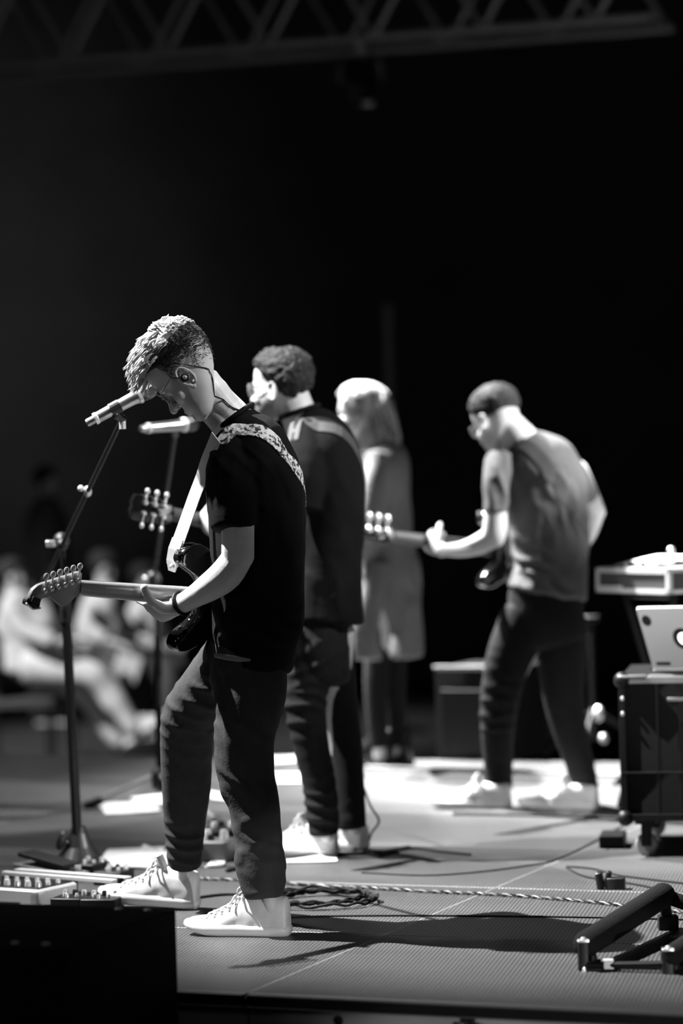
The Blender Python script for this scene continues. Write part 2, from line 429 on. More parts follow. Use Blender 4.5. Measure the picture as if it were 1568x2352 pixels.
# ------------------------------------------------------------------ hand
def hand(m, X, curls, thumb, sc=1.0, right=False, spread=4, palm_len=.092):
    """X: origin at the wrist, y = towards the knuckles, -z = palm side, x = thumb side (left hand); curls = 4 lists of 3 angles"""
    mir = -1 if right else 1
    T = lambda p: X @ (Vector((p[0] * mir, p[1], p[2])) * sc)
    rings = []
    for y, w, h, x0 in ((-.02, .026, .021, 0), (.0, .028, .019, 0), (.02, .034, .017, .002), (.05, .041, .0155, .002), (.078, .042, .0135, 0), (palm_len, .038, .010, 0)):
        rings.append([T((x0 + w * math.cos(a), y, h * math.sin(a))) for a in [2 * PI * k / 16 for k in range(16)]])
    m.loft(rings)
    L = [(.043, .027, .021), (.047, .030, .022), (.043, .028, .021), (.034, .021, .019)]
    for i in range(4):
        x = .031 - i * .0205; y = palm_len - (.004, 0, .004, .012)[i]; r = (.0088, .0092, .0087, .0077)[i]
        sp = math.radians((1.5 - i) * spread); p = Vector((x, y - .012, 0)); pts = [p.copy()]; ang = 0
        p = Vector((x, y, 0)); pts.append(p.copy())
        for kk, (ln, c) in enumerate(zip(L[i], curls[i])):
            ang += math.radians(c)
            dvec = Vector((math.sin(sp) * math.cos(ang), math.cos(sp) * math.cos(ang), -math.sin(ang)))
            p = p + dvec * ln; pts.append(p.copy())
        m.tube([T(q) for q in pts], [r * sc * q for q in (1.05, 1.05, 1.0, .92, .8)], 10, round_ends=True)
    pts = [Vector(q) for q in thumb]
    m.tube([T(q) for q in pts], [q * sc for q in (.0175, .0165, .0130, .0122, .0108)[:len(pts)]], 10, round_ends=True)

# ------------------------------------------------------------------ shoe (local: x side, y forward, z up, origin under the heel)
def shoe(name, parent, o, yaw, pitch=0., L=.30, upper='white', sole='sole', high=.095, soleh=.034, seed=0, laces=True, label=None):
    R = Matrix.Translation(o) @ Matrix.Rotation(yaw, 4, 'Z') @ Matrix.Rotation(pitch, 4, 'X')
    e = empty(name, mtx=R); e.parent = parent
    if label: e['label'] = label
    k = L / .30
    st = [(-.012, .018), (.0, .030), (.03, .037), (.08, .037), (.13, .040), (.18, .047), (.22, .048), (.25, .043), (.275, .030), (.288, .012)]
    def outline(grow=0, zt=0):
        pts = []
        for y, w in st: pts.append((w + grow, y * k))
        for y, w in reversed(st): pts.append((-(w + grow) * .94, y * k))
        return pts
    m = M(); rings = []
    def solering(z, g, toe):
        out = []
        for x, y in outline(g):
            t = max(0, (y / k - .20) / .09); zz = z + t * t * toe
            bulge = math.exp(-((y / k - .03) / .05) ** 2) * .006
            out.append(Vector((x, y + (g if y > .1 else -g) * .5 - (bulge if y < .1 else 0), zz)))
        return out
    sh = soleh
    m.loft([solering(0, -.007, .022), solering(.004, .0, .020), solering(sh * .45, .006, .016), solering(sh * .8, .004, .012), solering(sh, -.002, .010)])
    build(m, 'sole', sole, e, True, 60)
    # upper: cross sections along the length
    m = M(); rings = []
    prof = [(-.016, .020, high * .55), (-.012, .030, high * .95), (.01, .036, high), (.04, .037, high * 1.02), (.08, .036, high * 1.05), (.105, .036, high * .98),
            (.13, .038, high * .78), (.16, .042, high * .60), (.19, .045, high * .44), (.22, .044, high * .35), (.25, .038, high * .29), (.272, .026, high * .22), (.283, .012, high * .13)]
    n = 20
    for y, w, h in prof:
        ring = []
        for i in range(n):
            a = 2 * PI * i / n; c, s = math.cos(a), math.sin(a)
            t = max(0, (y - .20) / .09); zb = sh - .012 + t * t * .010
            if s > 0:
                tp = (.88 if y < .10 else .8)
                wx = w * (abs(c) ** .75) * (1 if c > 0 else -1) * (1 - (1 - tp) * s)
                ring.append(Vector((wx, y * k, zb + (h) * s ** .8)))
            else:
                ring.append(Vector((w * .98 * (abs(c) ** .75) * (1 if c > 0 else -1), y * k, zb + .006 * s)))
        rings.append(ring)
    m.loft(rings); me = remesh(m, .0045 if k > .9 else .006, 3)
    co, nr = arrays(me); put(me, co + nr * (.0012 * snoise(co, 60, seed))[:, None])
    link('upper', me, upper, e)
    if laces:
        for i in range(5):
            y = (.118 + i * .021) * k; z = sh - .012 + np.interp(y / k, [p[0] for p in prof], [p[2] for p in prof]) + .004
            w = .020 + .002 * i
            m = M(); m.tube([(-w, y - .008, z - .010), (-w * .5, y, z), (0, y + .002, z + .003), (w * .5, y, z), (w, y - .008, z - .010)], .0033, 8, round_ends=True)
            m.tube([(w, y - .006, z - .010), (w * .4, y + .008, z - .001), (-w * .4, y + .014, z - .003), (-w, y + .016, z - .014)], .0028, 8, round_ends=True)
            build(m, 'lace', 'lace', e, True)
        y, z = .112 * k, sh + high * .95
        m = M()
        for s in (-1, 1):
            m.tube([(0, y, z), (s * .016, y + .004, z + .016), (s * .034, y + .008, z + .010), (s * .030, y + .012, z - .006), (s * .004, y + .004, z)], .003, 8)
            m.tube([(0, y, z), (s * .014, y + .026, z - .012), (s * .030, y + .034, z - .032)], .0026, 8, round_ends=True)
        m.ball((0, y, z), .006)
        build(m, 'lace_bow', 'lace', e, True)
        m = M()
        m.box((0, .10 * k, sh + high * 1.02), (.045, .012, .05), Matrix.Rotation(-.5, 3, 'X'), .005)
        build(m, 'tongue', upper, e, True)
    return e

# ------------------------------------------------------------------ room and stage
ANG = math.radians(22)
ED = Vector((math.cos(ANG), -math.sin(ANG), 0)); SD = Vector((math.sin(ANG), math.cos(ANG), 0))
RS = Matrix.Rotation(-ANG, 3, 'Z')                  # stage axes: x along the front edge, y to the back
O0 = F(568, 2281)                                    # where the first joint meets the front edge
GZ = -.62
def sp(a, b, z=0): return O0 + ED * a + SD * b + Vector((0, 0, z))
def simple_box(name, c, size, material, kind='structure', R=None, bev=0):
    o = build(M().box(c, size, R, bev), name, material); o['kind'] = kind; return o
simple_box('floor', (0, 9, GZ - .1), (30, 38, .2), 'floor')
simple_box('wall_back', (0, 27.1, 5.6), (30, .2, 12.6), 'wall')
simple_box('wall_left', (-15.1, 9, 5.6), (.2, 38, 12.6), 'wall')
simple_box('wall_right', (15.1, 9, 5.6), (.2, 38, 12.6), 'black')
simple_box('ceiling', (0, 9, 12.0), (30, 38, .2), 'ceil')

bk = F(940, 1745) - O0
DEPTH = bk.dot(SD)
stage = empty('stage_platform', O0); tag(stage, kind='structure')
stage.rotation_euler = (0, 0, -ANG)
NR = 6; PW = DEPTH / NR; PL = 2.44
for r in range(NR):
    for c in range(-3, 3):
        m = M(); g = .003
        m.box((c * PL + PL / 2, r * PW + PW / 2, -.012), (PL - g * 2, PW - g * 2, .024), None, .002)
        o = build(m, 'deck_panel', 'deck', stage)
for c in range(-3, 3):
    m = M(); m.box((c * PL + PL / 2, -.012, -.0175), (PL - .004, .024, .023), None, .003)
    build(m, 'edge_rail', 'black', stage)
    m = M(); m.box((c * PL + PL / 2, -.018, -.031), (PL - .01, .022, .003)); m.box((c * PL + PL / 2, -.0125, -.003), (PL - .01, .025, .004))
    build(m, 'edge_trim', 'trim', stage)
    m = M(); m.box((c * PL + PL / 2, .010, -.310), (PL - .006, .018, .555))
    build(m, 'front_board', 'board', stage)
    for bx in (.245, 1.9):
        m = M(); m.lathe([(0.0, -.002), (.011, -.002), (.013, .002), (.009, .005), (.0, .006)], (c * PL + bx, .001, -.058), Matrix.Rotation(PI / 2, 3, 'X'), 14)
        build(m, 'bolt', 'black', stage, True)
    m = M(); m.box((c * PL + .60, -.004, -.082), (.10, .012, .045), None, .004); m.box((c * PL + .60, -.012, -.055), (.016, .016, .05), None, .003)
    build(m, 'latch', 'black', stage)
    for s_ in (-.027, .027):
        m = M(); m.ball((c * PL + .60 + s_, -.012, -.052), .006); build(m, 'bolt', 'alu', stage, True)
for c in range(-3, 3):
    m = M(); m.box((c * PL, DEPTH / 2, -.004), (.0055, DEPTH, .0086)); build(m, 'joint_strip', 'grey', stage)
m = M()
for c in range(-3, 4):
    for r in (0, 3, 6): m.box((c * PL, r * PW * .98 + .06, (GZ - .03) / 2), (.05, .05, -GZ - .03))
build(m, 'legs', 'black', stage)['kind'] = 'stuff'
# ---- SECTION: truss etc. follow
# ------------------------------------------------------------------ overhead truss, hanging lamp, far pole
def truss():
    A = W(-560, 193, 19.4); B = W(1500, 38, 16.5); dz = .55; off = Vector((.16, .45, 0))
    e = empty('lighting_truss', A); tag(e, 'long dim lattice truss spanning the hall high above the stage', 'truss')
    ax = (B - A); n = 9
    for nm, o_ in (('lower_chord', Vector((0, 0, 0))), ('lower_chord', off), ('upper_chord', Vector((0, 0, dz))), ('upper_chord', off + Vector((0, 0, dz)))):
        m = M(); m.tube([o_, ax + o_], .026, 10); build(m, nm, 'truss', e, True)
    for base, ph in ((Vector((0, 0, 0)), 0.0), (off, .46)):
        for k in range(n):
            t0 = (k + .5 + ph) / n
            if t0 > 1: continue
            p = ax * t0 + base
            for s in (-1, 1):
                tt = t0 + s * .5 / n
                if tt > 1.001 or tt < 0: continue
                m = M(); m.tube([p, ax * tt + base + Vector((0, 0, dz))], .017, 8); build(m, 'diagonal_brace', 'truss', e, True)
    for k in range(10):
        m = M(); p = ax * (k / 9); m.tube([p, p + off], .015, 8); build(m, 'cross_brace', 'truss', e, True)
truss()
_A, _B = W(-560, 193, 19.4), W(1500, 38, 16.5)
e = empty('hanging_stage_lamp', _A.lerp(_B, .707) - Vector((0, 0, .235))); tag(e, 'dark stage lamp hanging from a clamp below the truss', 'stage lamp')
build(M().box((0, 0, .135), (.05, .05, .12), None, .01).tube([(0, 0, .19), (0, 0, .24)], .02, 8), 'clamp', 'truss', e)
mm = M(); mm.tube([(-.12, 0, -.02), (-.12, 0, .08), (0, 0, .085), (.12, 0, .08), (.12, 0, -.02)], .008, 8); build(mm, 'yoke', 'truss', e, True)
mm = M(); mm.lathe([(.05, -.14), (.07, -.12), (.085, .0), (.10, .12), (.10, .13)], (0, 0, -.03), Matrix.Rotation(math.radians(60), 3, 'X')); build(mm, 'lamp_can', 'black', e, True)
mm = M(); mm.tube([(.02, 0, -.14), (.06, 0, -.14)], .02, 8, round_ends=True); build(mm, 'lamp_handle', 'truss', e, True)
pb, pt_ = W(918, 1740, 22.0), W(900, 700, 22.0)
e = empty('tall_pole', (pb.x, pb.y, GZ)); tag(e, 'tall thin grey pole standing behind the woman in the pale coat', 'pole')
build(M().tube([(0, 0, 0), (0, 0, pt_.z - GZ)], .034, 12), 'pole', 'grey', e, True)
build(M().lathe([(.0, 0), (.22, 0), (.22, .02), (.05, .05), (.04, .12)], (0, 0, 0)), 'base_plate', 'black', e, True)

# ------------------------------------------------------------------ people
def person(name_loc, label):
    e = empty('person', name_loc); tag(e, label, 'person'); return e
def world_child(me_or_m, name, material, parent, smooth=True, angle=None):
    """geometry given in world coordinates under a parent at a location"""
    me = me_or_m.mesh(name) if isinstance(me_or_m, M) else me_or_m
    if isinstance(me_or_m, M): fixn(me)
    me.transform(Matrix.Translation(-parent.matrix_world.translation if not parent.parent else -parent.matrix_world.translation))
    o = link(name, me, material, parent, smooth)
    return o
def loc_empty(name, p, parent):
    e = empty(name, Vector(p) - parent.location); e.parent = parent; return e
def surf(bvh, p, off):
    q, n, i, d = bvh.find_nearest(Vector(p))
    if (Vector(p) - q).dot(n) < 0 and n.dot(Vector(p) - q) < 0: pass
    return q + n * off
def bvh_of(objs):
    vs, fs = [], []
    for o in objs:
        b = len(vs); mtx = o.matrix_world if o.parent is None else Matrix.Translation(o.parent.location)
        vs += [mtx @ v.co for v in o.data.vertices]; fs += [[i + b for i in p.vertices] for p in o.data.polygons]
    return BVHTree.FromPolygons(vs, fs)
def smooth_path(pts, sub=6):
    P = [np.array(list(p), dtype=float) for p in pts]; Q = []
    for i in range(len(P) - 1):
        p0, p1, p2, p3 = P[max(i - 1, 0)], P[i], P[i + 1], P[min(i + 2, len(P) - 1)]
        for k in range(sub):
            t = k / sub
            Q.append(Vector(.5 * (2 * p1 + (p2 - p0) * t + (2 * p0 - 5 * p1 + 4 * p2 - p3) * t * t + (3 * p1 - p0 - 3 * p2 + p3) * t ** 3)))
    Q.append(Vector(P[-1])); return Q
def strap_over(bvh, pts, width, toward=None, th=.003, lift=.004):
    """band laid on the clothes through the given points"""
    Q = smooth_path(pts, 8); L, R_ = [], []
    S_ = [bvh.find_nearest(q) for q in Q]
    C = [s[0] + s[1] * lift if (s[0] - q).length < .12 else q for s, q in zip(S_, Q)]
    for i, c in enumerate(C):
        t = (C[min(i + 1, len(C) - 1)] - C[max(i - 1, 0)]).normalized(); n = S_[i][1]
        side = t.cross(n).normalized() * width / 2
        out = []
        for sg in (-1, 1):
            p = c + side * sg; q, nn, _, dd = bvh.find_nearest(p)
            out.append(q + nn * lift if dd < .03 else p)
        L.append(out[0]); R_.append(out[1])
    return M().ribbon(L, R_, th)
def skin_tones(me, X, sc, base=1.0, scalp=.35, beard=.75, line=-.01, zbeard=-.035):
    co, _ = arrays(me); inv = np.array((X.inverted()))
    q = (np.c_[co, np.ones(len(co))] @ inv.T)[:, :3] / sc
    t = np.full(len(co), base)
    inh = (np.abs(q[:, 0]) < .095) & (np.abs(q[:, 1]) < .13) & (np.abs(q[:, 2] - .0) < .14)
    hair = np.clip((q[:, 2] - line) / (.05 if line > -.02 else .095), 0, 1) * np.clip((.045 - q[:, 1] + np.clip(q[:, 2] - .06, 0, 1) * 3) / .02, 0, 1)
    isear = (np.abs(q[:, 0]) > .0705) & (q[:, 2] < .03) & (np.abs(q[:, 1]) < .04)
    hair = hair * (~isear)
    t = np.where(inh, t * (1 - (1 - scalp) * hair), t)
    bd = np.clip((zbeard - q[:, 2]) / .02, 0, 1) * np.clip((q[:, 1] + .02) / .03, 0, 1) * (q[:, 2] > -.14)
    t = np.where(inh, t * (1 - (1 - beard) * bd), t)
    tone(me, t)
def glasses(parent, X, sc, round_=False, w=.0255, h=.019, thick=.0013):
    T = lambda p: X @ (Vector(p) * sc)
    e = loc_empty('glasses', T((0, .1, 0)), parent)
    m = M()
    for s in (-1, 1):
        cx = s * .033
        pts = []
        for k in range(24):
            a = 2 * PI * k / 24; pw = 1 if round_ else .75
            pts.append(T((cx + w * abs(math.cos(a)) ** pw * (1 if math.cos(a) > 0 else -1), .100 - .006 * abs(math.cos(a)) , .002 + h * abs(math.sin(a)) ** pw * (1 if math.sin(a) > 0 else -1))))
        m.tube(pts + [pts[0]], thick * sc, 8)
        m2 = M(); c = T((cx, .098, .002)); m2.add([c] + pts, [[0, 1 + k, 1 + (k + 1) % 24] for k in range(24)]); world_lens = m2
        me = world_lens.mesh('lens'); me.transform(Matrix.Translation(-(e.location + parent.location))); lo = link('lens', me, 'lensglass', e)
    m.tube([T((-.0085, .1, .006)), T((0, .104, .009)), T((.0085, .1, .006))], thick * sc, 8)
    for s in (-1, 1):
        m.tube([T((s * .058, .096, .008)), T((s * .068, .085, .008)), T((s * .077, .02, .012)), T((s * .078, -.006, .010)), T((s * .076, -.022, -.012))], thick * sc, 8)
    me = m.mesh('frame'); fixn(me); me.transform(Matrix.Translation(-(e.location + parent.location))); link('frame', me, 'frame', e)
    return e
g = bpy.data.materials.new('clear_lens'); g.use_nodes = True
gb = g.node_tree.nodes['Principled BSDF']; gb.inputs['Base Color'].default_value = (.9, .9, .9, 1); gb.inputs['Roughness'].default_value = .02; gb.inputs['Alpha'].default_value = .22
MT['lensglass'] = g

def guitar(e, style='solid', bass=False, finish='gloss', neckm='maple'):
    """local: x towards the headstock, y towards the bass strings, z = front; origin at the nut"""
    sc = .864 / .648 if bass else 1.0
    NJ = -.42 * (1.25 if bass else 1)                      # end of neck
    bx = lambda x: NJ + x
    if style == 'solid':
        out = [(.09, .115), (.065, .148), (.03, .160), (-.01, .148), (-.06, .120), (-.11, .112), (-.17, .135), (-.23, .160), (-.29, .150), (-.325, .10), (-.335, .03), (-.33, -.05), (-.31, -.115), (-.265, -.158),
               (-.20, -.165), (-.14, -.135), (-.09, -.110), (-.04, -.125), (.000, -.150), (.040, -.158), (.066, -.142), (.062, -.110), (.035, -.085), (.0, -.062), (-.012, -.035), (-.012, .035), (.005, .060), (.040, .075), (.080, .092)]
    else:
        out = [(.03, .10), (.0, .135), (-.05, .145), (-.10, .115), (-.15, .12), (-.21, .155), (-.28, .155), (-.325, .09), (-.335, .0), (-.325, -.09), (-.28, -.155), (-.21, -.155), (-.15, -.12), (-.10, -.115),
               (-.06, -.14), (-.01, -.14), (.015, -.11), (.0, -.06), (-.01, -.035), (-.01, .035), (.01, .07)]
    for _ in range(2):
        o2 = []
        for i in range(len(out)):
            (xa, ya), (xb, yb_) = out[i], out[(i + 1) % len(out)]; o2 += [(xa * .75 + xb * .25, ya * .75 + yb_ * .25), (xa * .25 + xb * .75, ya * .25 + yb_ * .75)]
        out = o2
    m = M(); m.prism([(bx(x), y) for x, y in out], -.045, 0, None, bev=.007); build(m, 'body', finish, e, True, 50)
    m = M(); rings = []
    for x, w, t in ((.0, .0215, .021), (-.06, .022, .021), (NJ * .6, .0255, .023), (NJ * .93, .028, .026), (NJ, .028, .030)):
        r = [(x, w, .004)]
        for k in range(1, 10):
            a = PI * k / 10; r.append((x, w * math.cos(a), .004 - t * math.sin(a) ** .8))
        r.append((x, -w, .004)); rings.append(r)
    m.loft(rings); build(m, 'neck', neckm, e, True, 60)
    m = M(); m.prism([(0, .0215), (NJ - .03, .029), (NJ - .03, -.029), (0, -.0215)], .004, .010); build(m, 'fingerboard', 'rosew', e)
    for k in range(1, 16):
        x = -.648 * sc * (1 - 2 ** (-k / 12)); w = .0215 + .0072 * (x / NJ)
        m = M(); m.box((x, 0, .0106), (.0022, w * 1.95, .0016)); build(m, 'fret', 'chrome', e)
    m = M(); m.box((.0015, 0, .007), (.004, .042, .010)); build(m, 'nut', 'light', e)
    # headstock
    if style == 'solid' and not bass:
        hs = [(.0, -.0215), (.014, -.026), (.026, -.038), (.040, -.050), (.056, -.053), (.072, -.046), (.088, -.036), (.110, -.030), (.130, -.036), (.142, -.050), (.158, -.058), (.172, -.050), (.175, -.032), (.166, -.012), (.150, .000), (.135, .006), (.012, .046), (.002, .042), (.0, .0215)]
        pegs = [(.018 + i * .0228, .034 - i * .0072) for i in range(6)]; side = [1] * 6
    elif bass:
        hs = [(.0, -.022), (.02, -.034), (.05, -.040), (.16, -.030), (.20, -.036), (.225, -.02), (.225, .012), (.20, .030), (.02, .045), (.0, .022)]
        pegs = [(.045 + i * .047, .026) for i in range(4)]; side = [1] * 4
    else:
        hs = [(.0, -.022), (.012, -.034), (.05, -.040), (.14, -.044), (.172, -.040), (.182, -.012), (.176, 0), (.182, .012), (.172, .040), (.14, .044), (.05, .040), (.012, .034), (.0, .022)]
        pegs = [(.045 + (i % 3) * .042, (.030 if i < 3 else -.030)) for i in range(6)]; side = [1, 1, 1, -1, -1, -1]
    m = M(); m.prism(hs, -.013, .002, None, bev=.002); build(m, 'headstock', neckm if style == 'solid' and not bass else finish, e, True, 50)
    for (x, y), s in zip(pegs, side):
        m = M(); m.lathe([(.0045, .0), (.0045, .012), (.006, .014), (.0, .016)], (x, y - s * .014, .0)); build(m, 'string_post', 'chrome', e, True)
        m = M(); k_ = 1.5 if bass else 1.0
        m.lathe([(.0, -.012 * k_), (.0068 * k_, -.011 * k_), (.0085 * k_, -.006), (.0085 * k_, .0), (.0, .001)], (x, y - s * .012, -.013)); m.tube([(x, y - s * .004, -.018), (x, y + s * .020, -.018)], .0028 * k_, 8)
        t = build(m, 'tuner', 'chrome', e, True)
        m = M(); m.ball((x, y + s * (.027 + (.01 if bass else 0)), -.018), (.0085 * k_ * 1.1, .0105 * k_, .0055 * k_), 12, 8); build(m, 'tuner_button', 'chrome', t, True)
    yb = -.09
    BX = NJ - .648 * sc * 0 - (.235 if not bass else .22)
    n_s = 4 if bass else 6
    for i in range(n_s):
        y0 = (i - (n_s - 1) / 2) * (.0070 if not bass else .011); y1 = (i - (n_s - 1) / 2) * (.0105 if not bass else .018)
        m = M(); m.tube([(.02, y0, .012), (0, y0, .013), (BX, y1, .018)], .0005 if not bass else .0011, 6); build(m, 'string', 'chrome', e)
    m = M(); m.prism([(bx(-.01), -.10), (bx(-.02), .06), (bx(-.12), .08), (bx(-.20), .05), (bx(-.27), -.04), (bx(-.30), -.11), (bx(-.20), -.135), (bx(-.10), -.09), (bx(-.03), -.125)], .0, .003); build(m, 'pickguard', 'pearl' if style == 'solid' and not bass else 'black', e)
    for k, x in enumerate((-.05, -.12, -.19)):
        m = M(); m.box((bx(x), 0, .005), (.018, .082, .010), None, .004); build(m, 'pickup', 'light' if style == 'solid' else 'black', e, True)
    m = M(); m.box((bx(-.235), 0, .007), (.035, .085, .010), None, .003); build(m, 'bridge', 'chrome', e, True)
    for k in range(3):
        m = M(); m.lathe([(.012, .0), (.012, .008), (.009, .016), (.0, .017)], (bx(-.20 - k * .035), -.085 - k * .012, .003)); build(m, 'control_knob', 'light', e, True)
    for x, y in ((.09 if style == 'solid' else -.0, .12 if style == 'solid' else .12), (-.335, .0)):
        m = M(); m.lathe([(.004, 0), (.004, .008), (.008, .011), (.007, .015), (.0, .016)], (bx(x), y, -.022), Matrix.Rotation(PI / 2 * (-1 if x > -.1 else 1), 3, 'Y' if x < -.1 else 'X')); build(m, 'strap_button', 'chrome', e, True)
    return e
def frame_dir(o, xdir, up=Vector((0, 0, 1)), tilt=0):
    X = Vector(xdir).normalized(); Y = (up - X * up.dot(X)).normalized(); Z = X.cross(Y)
    if tilt:
        q = Matrix.Rotation(math.radians(tilt), 3, X); Y = q @ Y; Z = q @ Z
    m = Matrix.Identity(4)
    for i in range(3): m[i][0], m[i][1], m[i][2], m[i][3] = X[i], Y[i], Z[i], o[i]
    return m

# ================================================================== PERSON 1 (front guitarist)
P1 = F(590, 2140)
p1 = person(P1, 'man in black tee, sandy swept hair and glasses, bent over pale-necked guitar')
S1, F1, U1 = face_axes(8, 52)
s1 = 1.09
H1 = frame(S1, F1, U1, W(397, 945, 8.44) - F1 * .112 * s1 + U1 * .032 * s1)
def ear_shift(): pass
b = M()
head_mesh(b, H1 @ Matrix.Translation((0, .0, 0)), s1, ear=False)
EX = Vector((0, .020, -.012))
def ears(m, X, sc, off, sides=(-1, 1)):
    T = lambda p: X @ (Vector(p) * sc)
    for s in sides:
        o = Vector((s * .071, off.y - .004, off.z - .008)); pts = []
        for a in range(-70, 241, 22):
            t = math.radians(a)
            pts.append(T(o + Vector((s * (.010 + .006 * (1 - math.cos(t - .3)) / 2), -.004 - .0175 * math.cos(t) if a > 90 or a < 91 else 0, .030 * math.sin(t)))))
        m.tube(pts, [.0040 * sc] * len(pts), 8, round_ends=True)
        m.ball(T(o + Vector((s * .002, -.004, 0))), (.007 * sc, .015 * sc, .025 * sc), rot=X.to_3x3())
        m.ball(T(o + Vector((s * .008, .004, -.028))), (.0052 * sc, .0095 * sc, .011 * sc), rot=X.to_3x3())
        m.tube([T(o + Vector((s * .010, -.012, .016))), T(o + Vector((s * .011, -.013, -.004))), T(o + Vector((s * .010, .0, -.016)))], [.0034 * sc] * 3, 8, round_ends=True)
ears(b, H1, s1, EX)
# neck, trunk, arms, legs as one body
ptube(b, [(472, 868, 8.51, 32, .05), (480, 895, 8.51, 42, .056), (500, 925, 8.52, 43, .060), (535, 962, 8.53, 45, .064), (570, 1015, 8.53, 55, .09)], ends=.6)
ptube(b, [(455, 905, 8.51, 34, .050), (500, 955, 8.52, 33, .052), (540, 1000, 8.53, 38, .06)], ends=.6)
ptube(b, [(578, 1015, 8.53, 70, .14), (585, 1150, 8.54, 82, .13), (585, 1300, 8.54, 78, .12), (580, 1450, 8.54, 74, .13), (575, 1540, 8.54, 68, .13)], ends=.6)
EL1 = (545, 1292, 8.35); WR1 = (400, 1394, 8.46)
ptube(b, [(552, 1075, 8.42, 36, .045), (545, 1150, 8.36, 40, .048), (546, 1230, 8.34, 38, .045), (546, 1282, 8.35, 38, .042)], ends=.7)
ptube(b, [(553, 1268, 8.35, 34, .040), (520, 1318, 8.36, 38, .042), (480, 1349, 8.39, 33, .037), (445, 1371, 8.42, 26, .030), (415, 1388, 8.45, 23, .024), (396, 1395, 8.465, 22, .022)], ends=.7)
ptube(b, [(560, 1050, 8.68, 38, .045), (560, 1150, 8.78, 36, .042), (590, 1262, 8.88, 34, .04)], ends=.7)
ptube(b, [(590, 1258, 8.88, 33, .038), (572, 1312, 8.83, 29, .034), (552, 1358, 8.77, 21, .025)], ends=.7)
ptube(b, [(575, 1540, 8.47, 56, .07), (560, 1780, 8.45, 40, .05), (596, 1930, 8.43, 34, .043), (618, 2050, 8.40, 18, .025), (625, 2100, 8.405, 14, .019)], ends=.6)
ptube(b, [(555, 1540, 8.62, 56, .07), (432, 1690, 8.80, 40, .05), (426, 1850, 8.88, 34, .043), (424, 1985, 8.95, 18, .025), (420, 2035, 8.985, 14, .019)], ends=.6)
# left hand around the neck
wr = W(*WR1); hy = (W(336, 1408, 8.55) - wr).normalized()
pn_ = Vector((-.1, .88, .42)); hz = -(pn_ - hy * hy.dot(pn_)).normalized()      # back of the hand looks down
hx = hy.cross(hz)
HM = Matrix.Identity(4)
for i in range(3): HM[i][0], HM[i][1], HM[i][2], HM[i][3] = hx[i], hy[i], hz[i], wr[i]
HI = HM.inverted()
hand(b, HM, [[22, 72, 50], [36, 62, 44], [42, 60, 40], [45, 60, 40]], [(HI @ W(*q)) / 1.08 for q in ((392, 1396, 8.44), (370, 1396, 8.415), (350, 1384, 8.39), (338, 1366, 8.378), (331, 1350, 8.376))], 1.08)
wr2 = W(552, 1358, 8.77); hy2 = Vector((-.75, -.15, -.6)).normalized(); hz2 = Vector((.1, 1, -.1)).normalized(); hz2 = (hz2 - hy2 * hz2.dot(hy2)).normalized(); hx2 = hy2.cross(hz2)
HM2 = Matrix.Identity(4)
for i in range(3): HM2[i][0], HM2[i][1], HM2[i][2], HM2[i][3] = hx2[i], hy2[i], hz2[i], wr2[i]
hand(b, HM2, [[20, 30, 25]] * 4, [(-.018, .015, 0), (-.036, .035, -.006), (-.048, .058, -.02), (-.048, .08, -.03)], 1.0)
me = remesh(b, .0033, 3); skin_tones(me, H1, s1, scalp=.05, beard=.8, line=-.045)
body1 = world_child(me, 'body', 'skin', p1)
# T-shirt
b = M()
ptube(b, [(545, 960, 8.52, 42, .068), (556, 978, 8.52, 52, .09), (572, 1000, 8.52, 68, .13)], n=28, ends=.1)
ptube(b, [(566, 985, 8.52, 52, .10), (578, 1010, 8.52, 78, .17), (580, 1060, 8.53, 103, .195), (589, 1150, 8.53, 110, .185), (592, 1250, 8.53, 110, .165), (592, 1350, 8.53, 108, .155), (588, 1450, 8.53, 103, .16), (579, 1532, 8.53, 93, .165)], n=32, ends=.12)
ptube(b, [(545, 1025, 8.47, 58, .085), (536, 1080, 8.40, 62, .075), (533, 1150, 8.36, 58, .070), (533, 1214, 8.34, 49, .062)], ends=.10)
ptube(b, [(560, 1030, 8.62, 58, .085), (545, 1100, 8.74, 52, .07), (535, 1170, 8.82, 48, .062)], ends=.12)
me = remesh(b, .006, 6)
folds(me, [(W(520, 1050, 8.33), .10, UPV * .7 + RGT * .7, .035, .005), (W(560, 1300, 8.4), .35, RGT + UPV * .25, .075, .006), (W(590, 1470, 8.4), .18, RGT * .6 + UPV, .06, .005), (W(500, 1150, 8.35), .12, RGT, .03, .004),
           (W(640, 1120, 8.4), .2, RGT + UPV * .4, .06, .005)], base=.003)
shirt1 = world_child(me, 'shirt', 'tee', p1)
b = M(); cc = []
for k in range(29):
    a = 2 * PI * k / 28; c = W(541, 957, 8.52)
    ax1 = (W(577, 928, 8.52) - W(500, 985, 8.52)).normalized() * .058; cc.append(c + ax1 * math.cos(a) + FWD * (.068 * math.sin(a)))
b.tube(cc, .008, 8); world_child(b, 'collar', 'tee', p1)
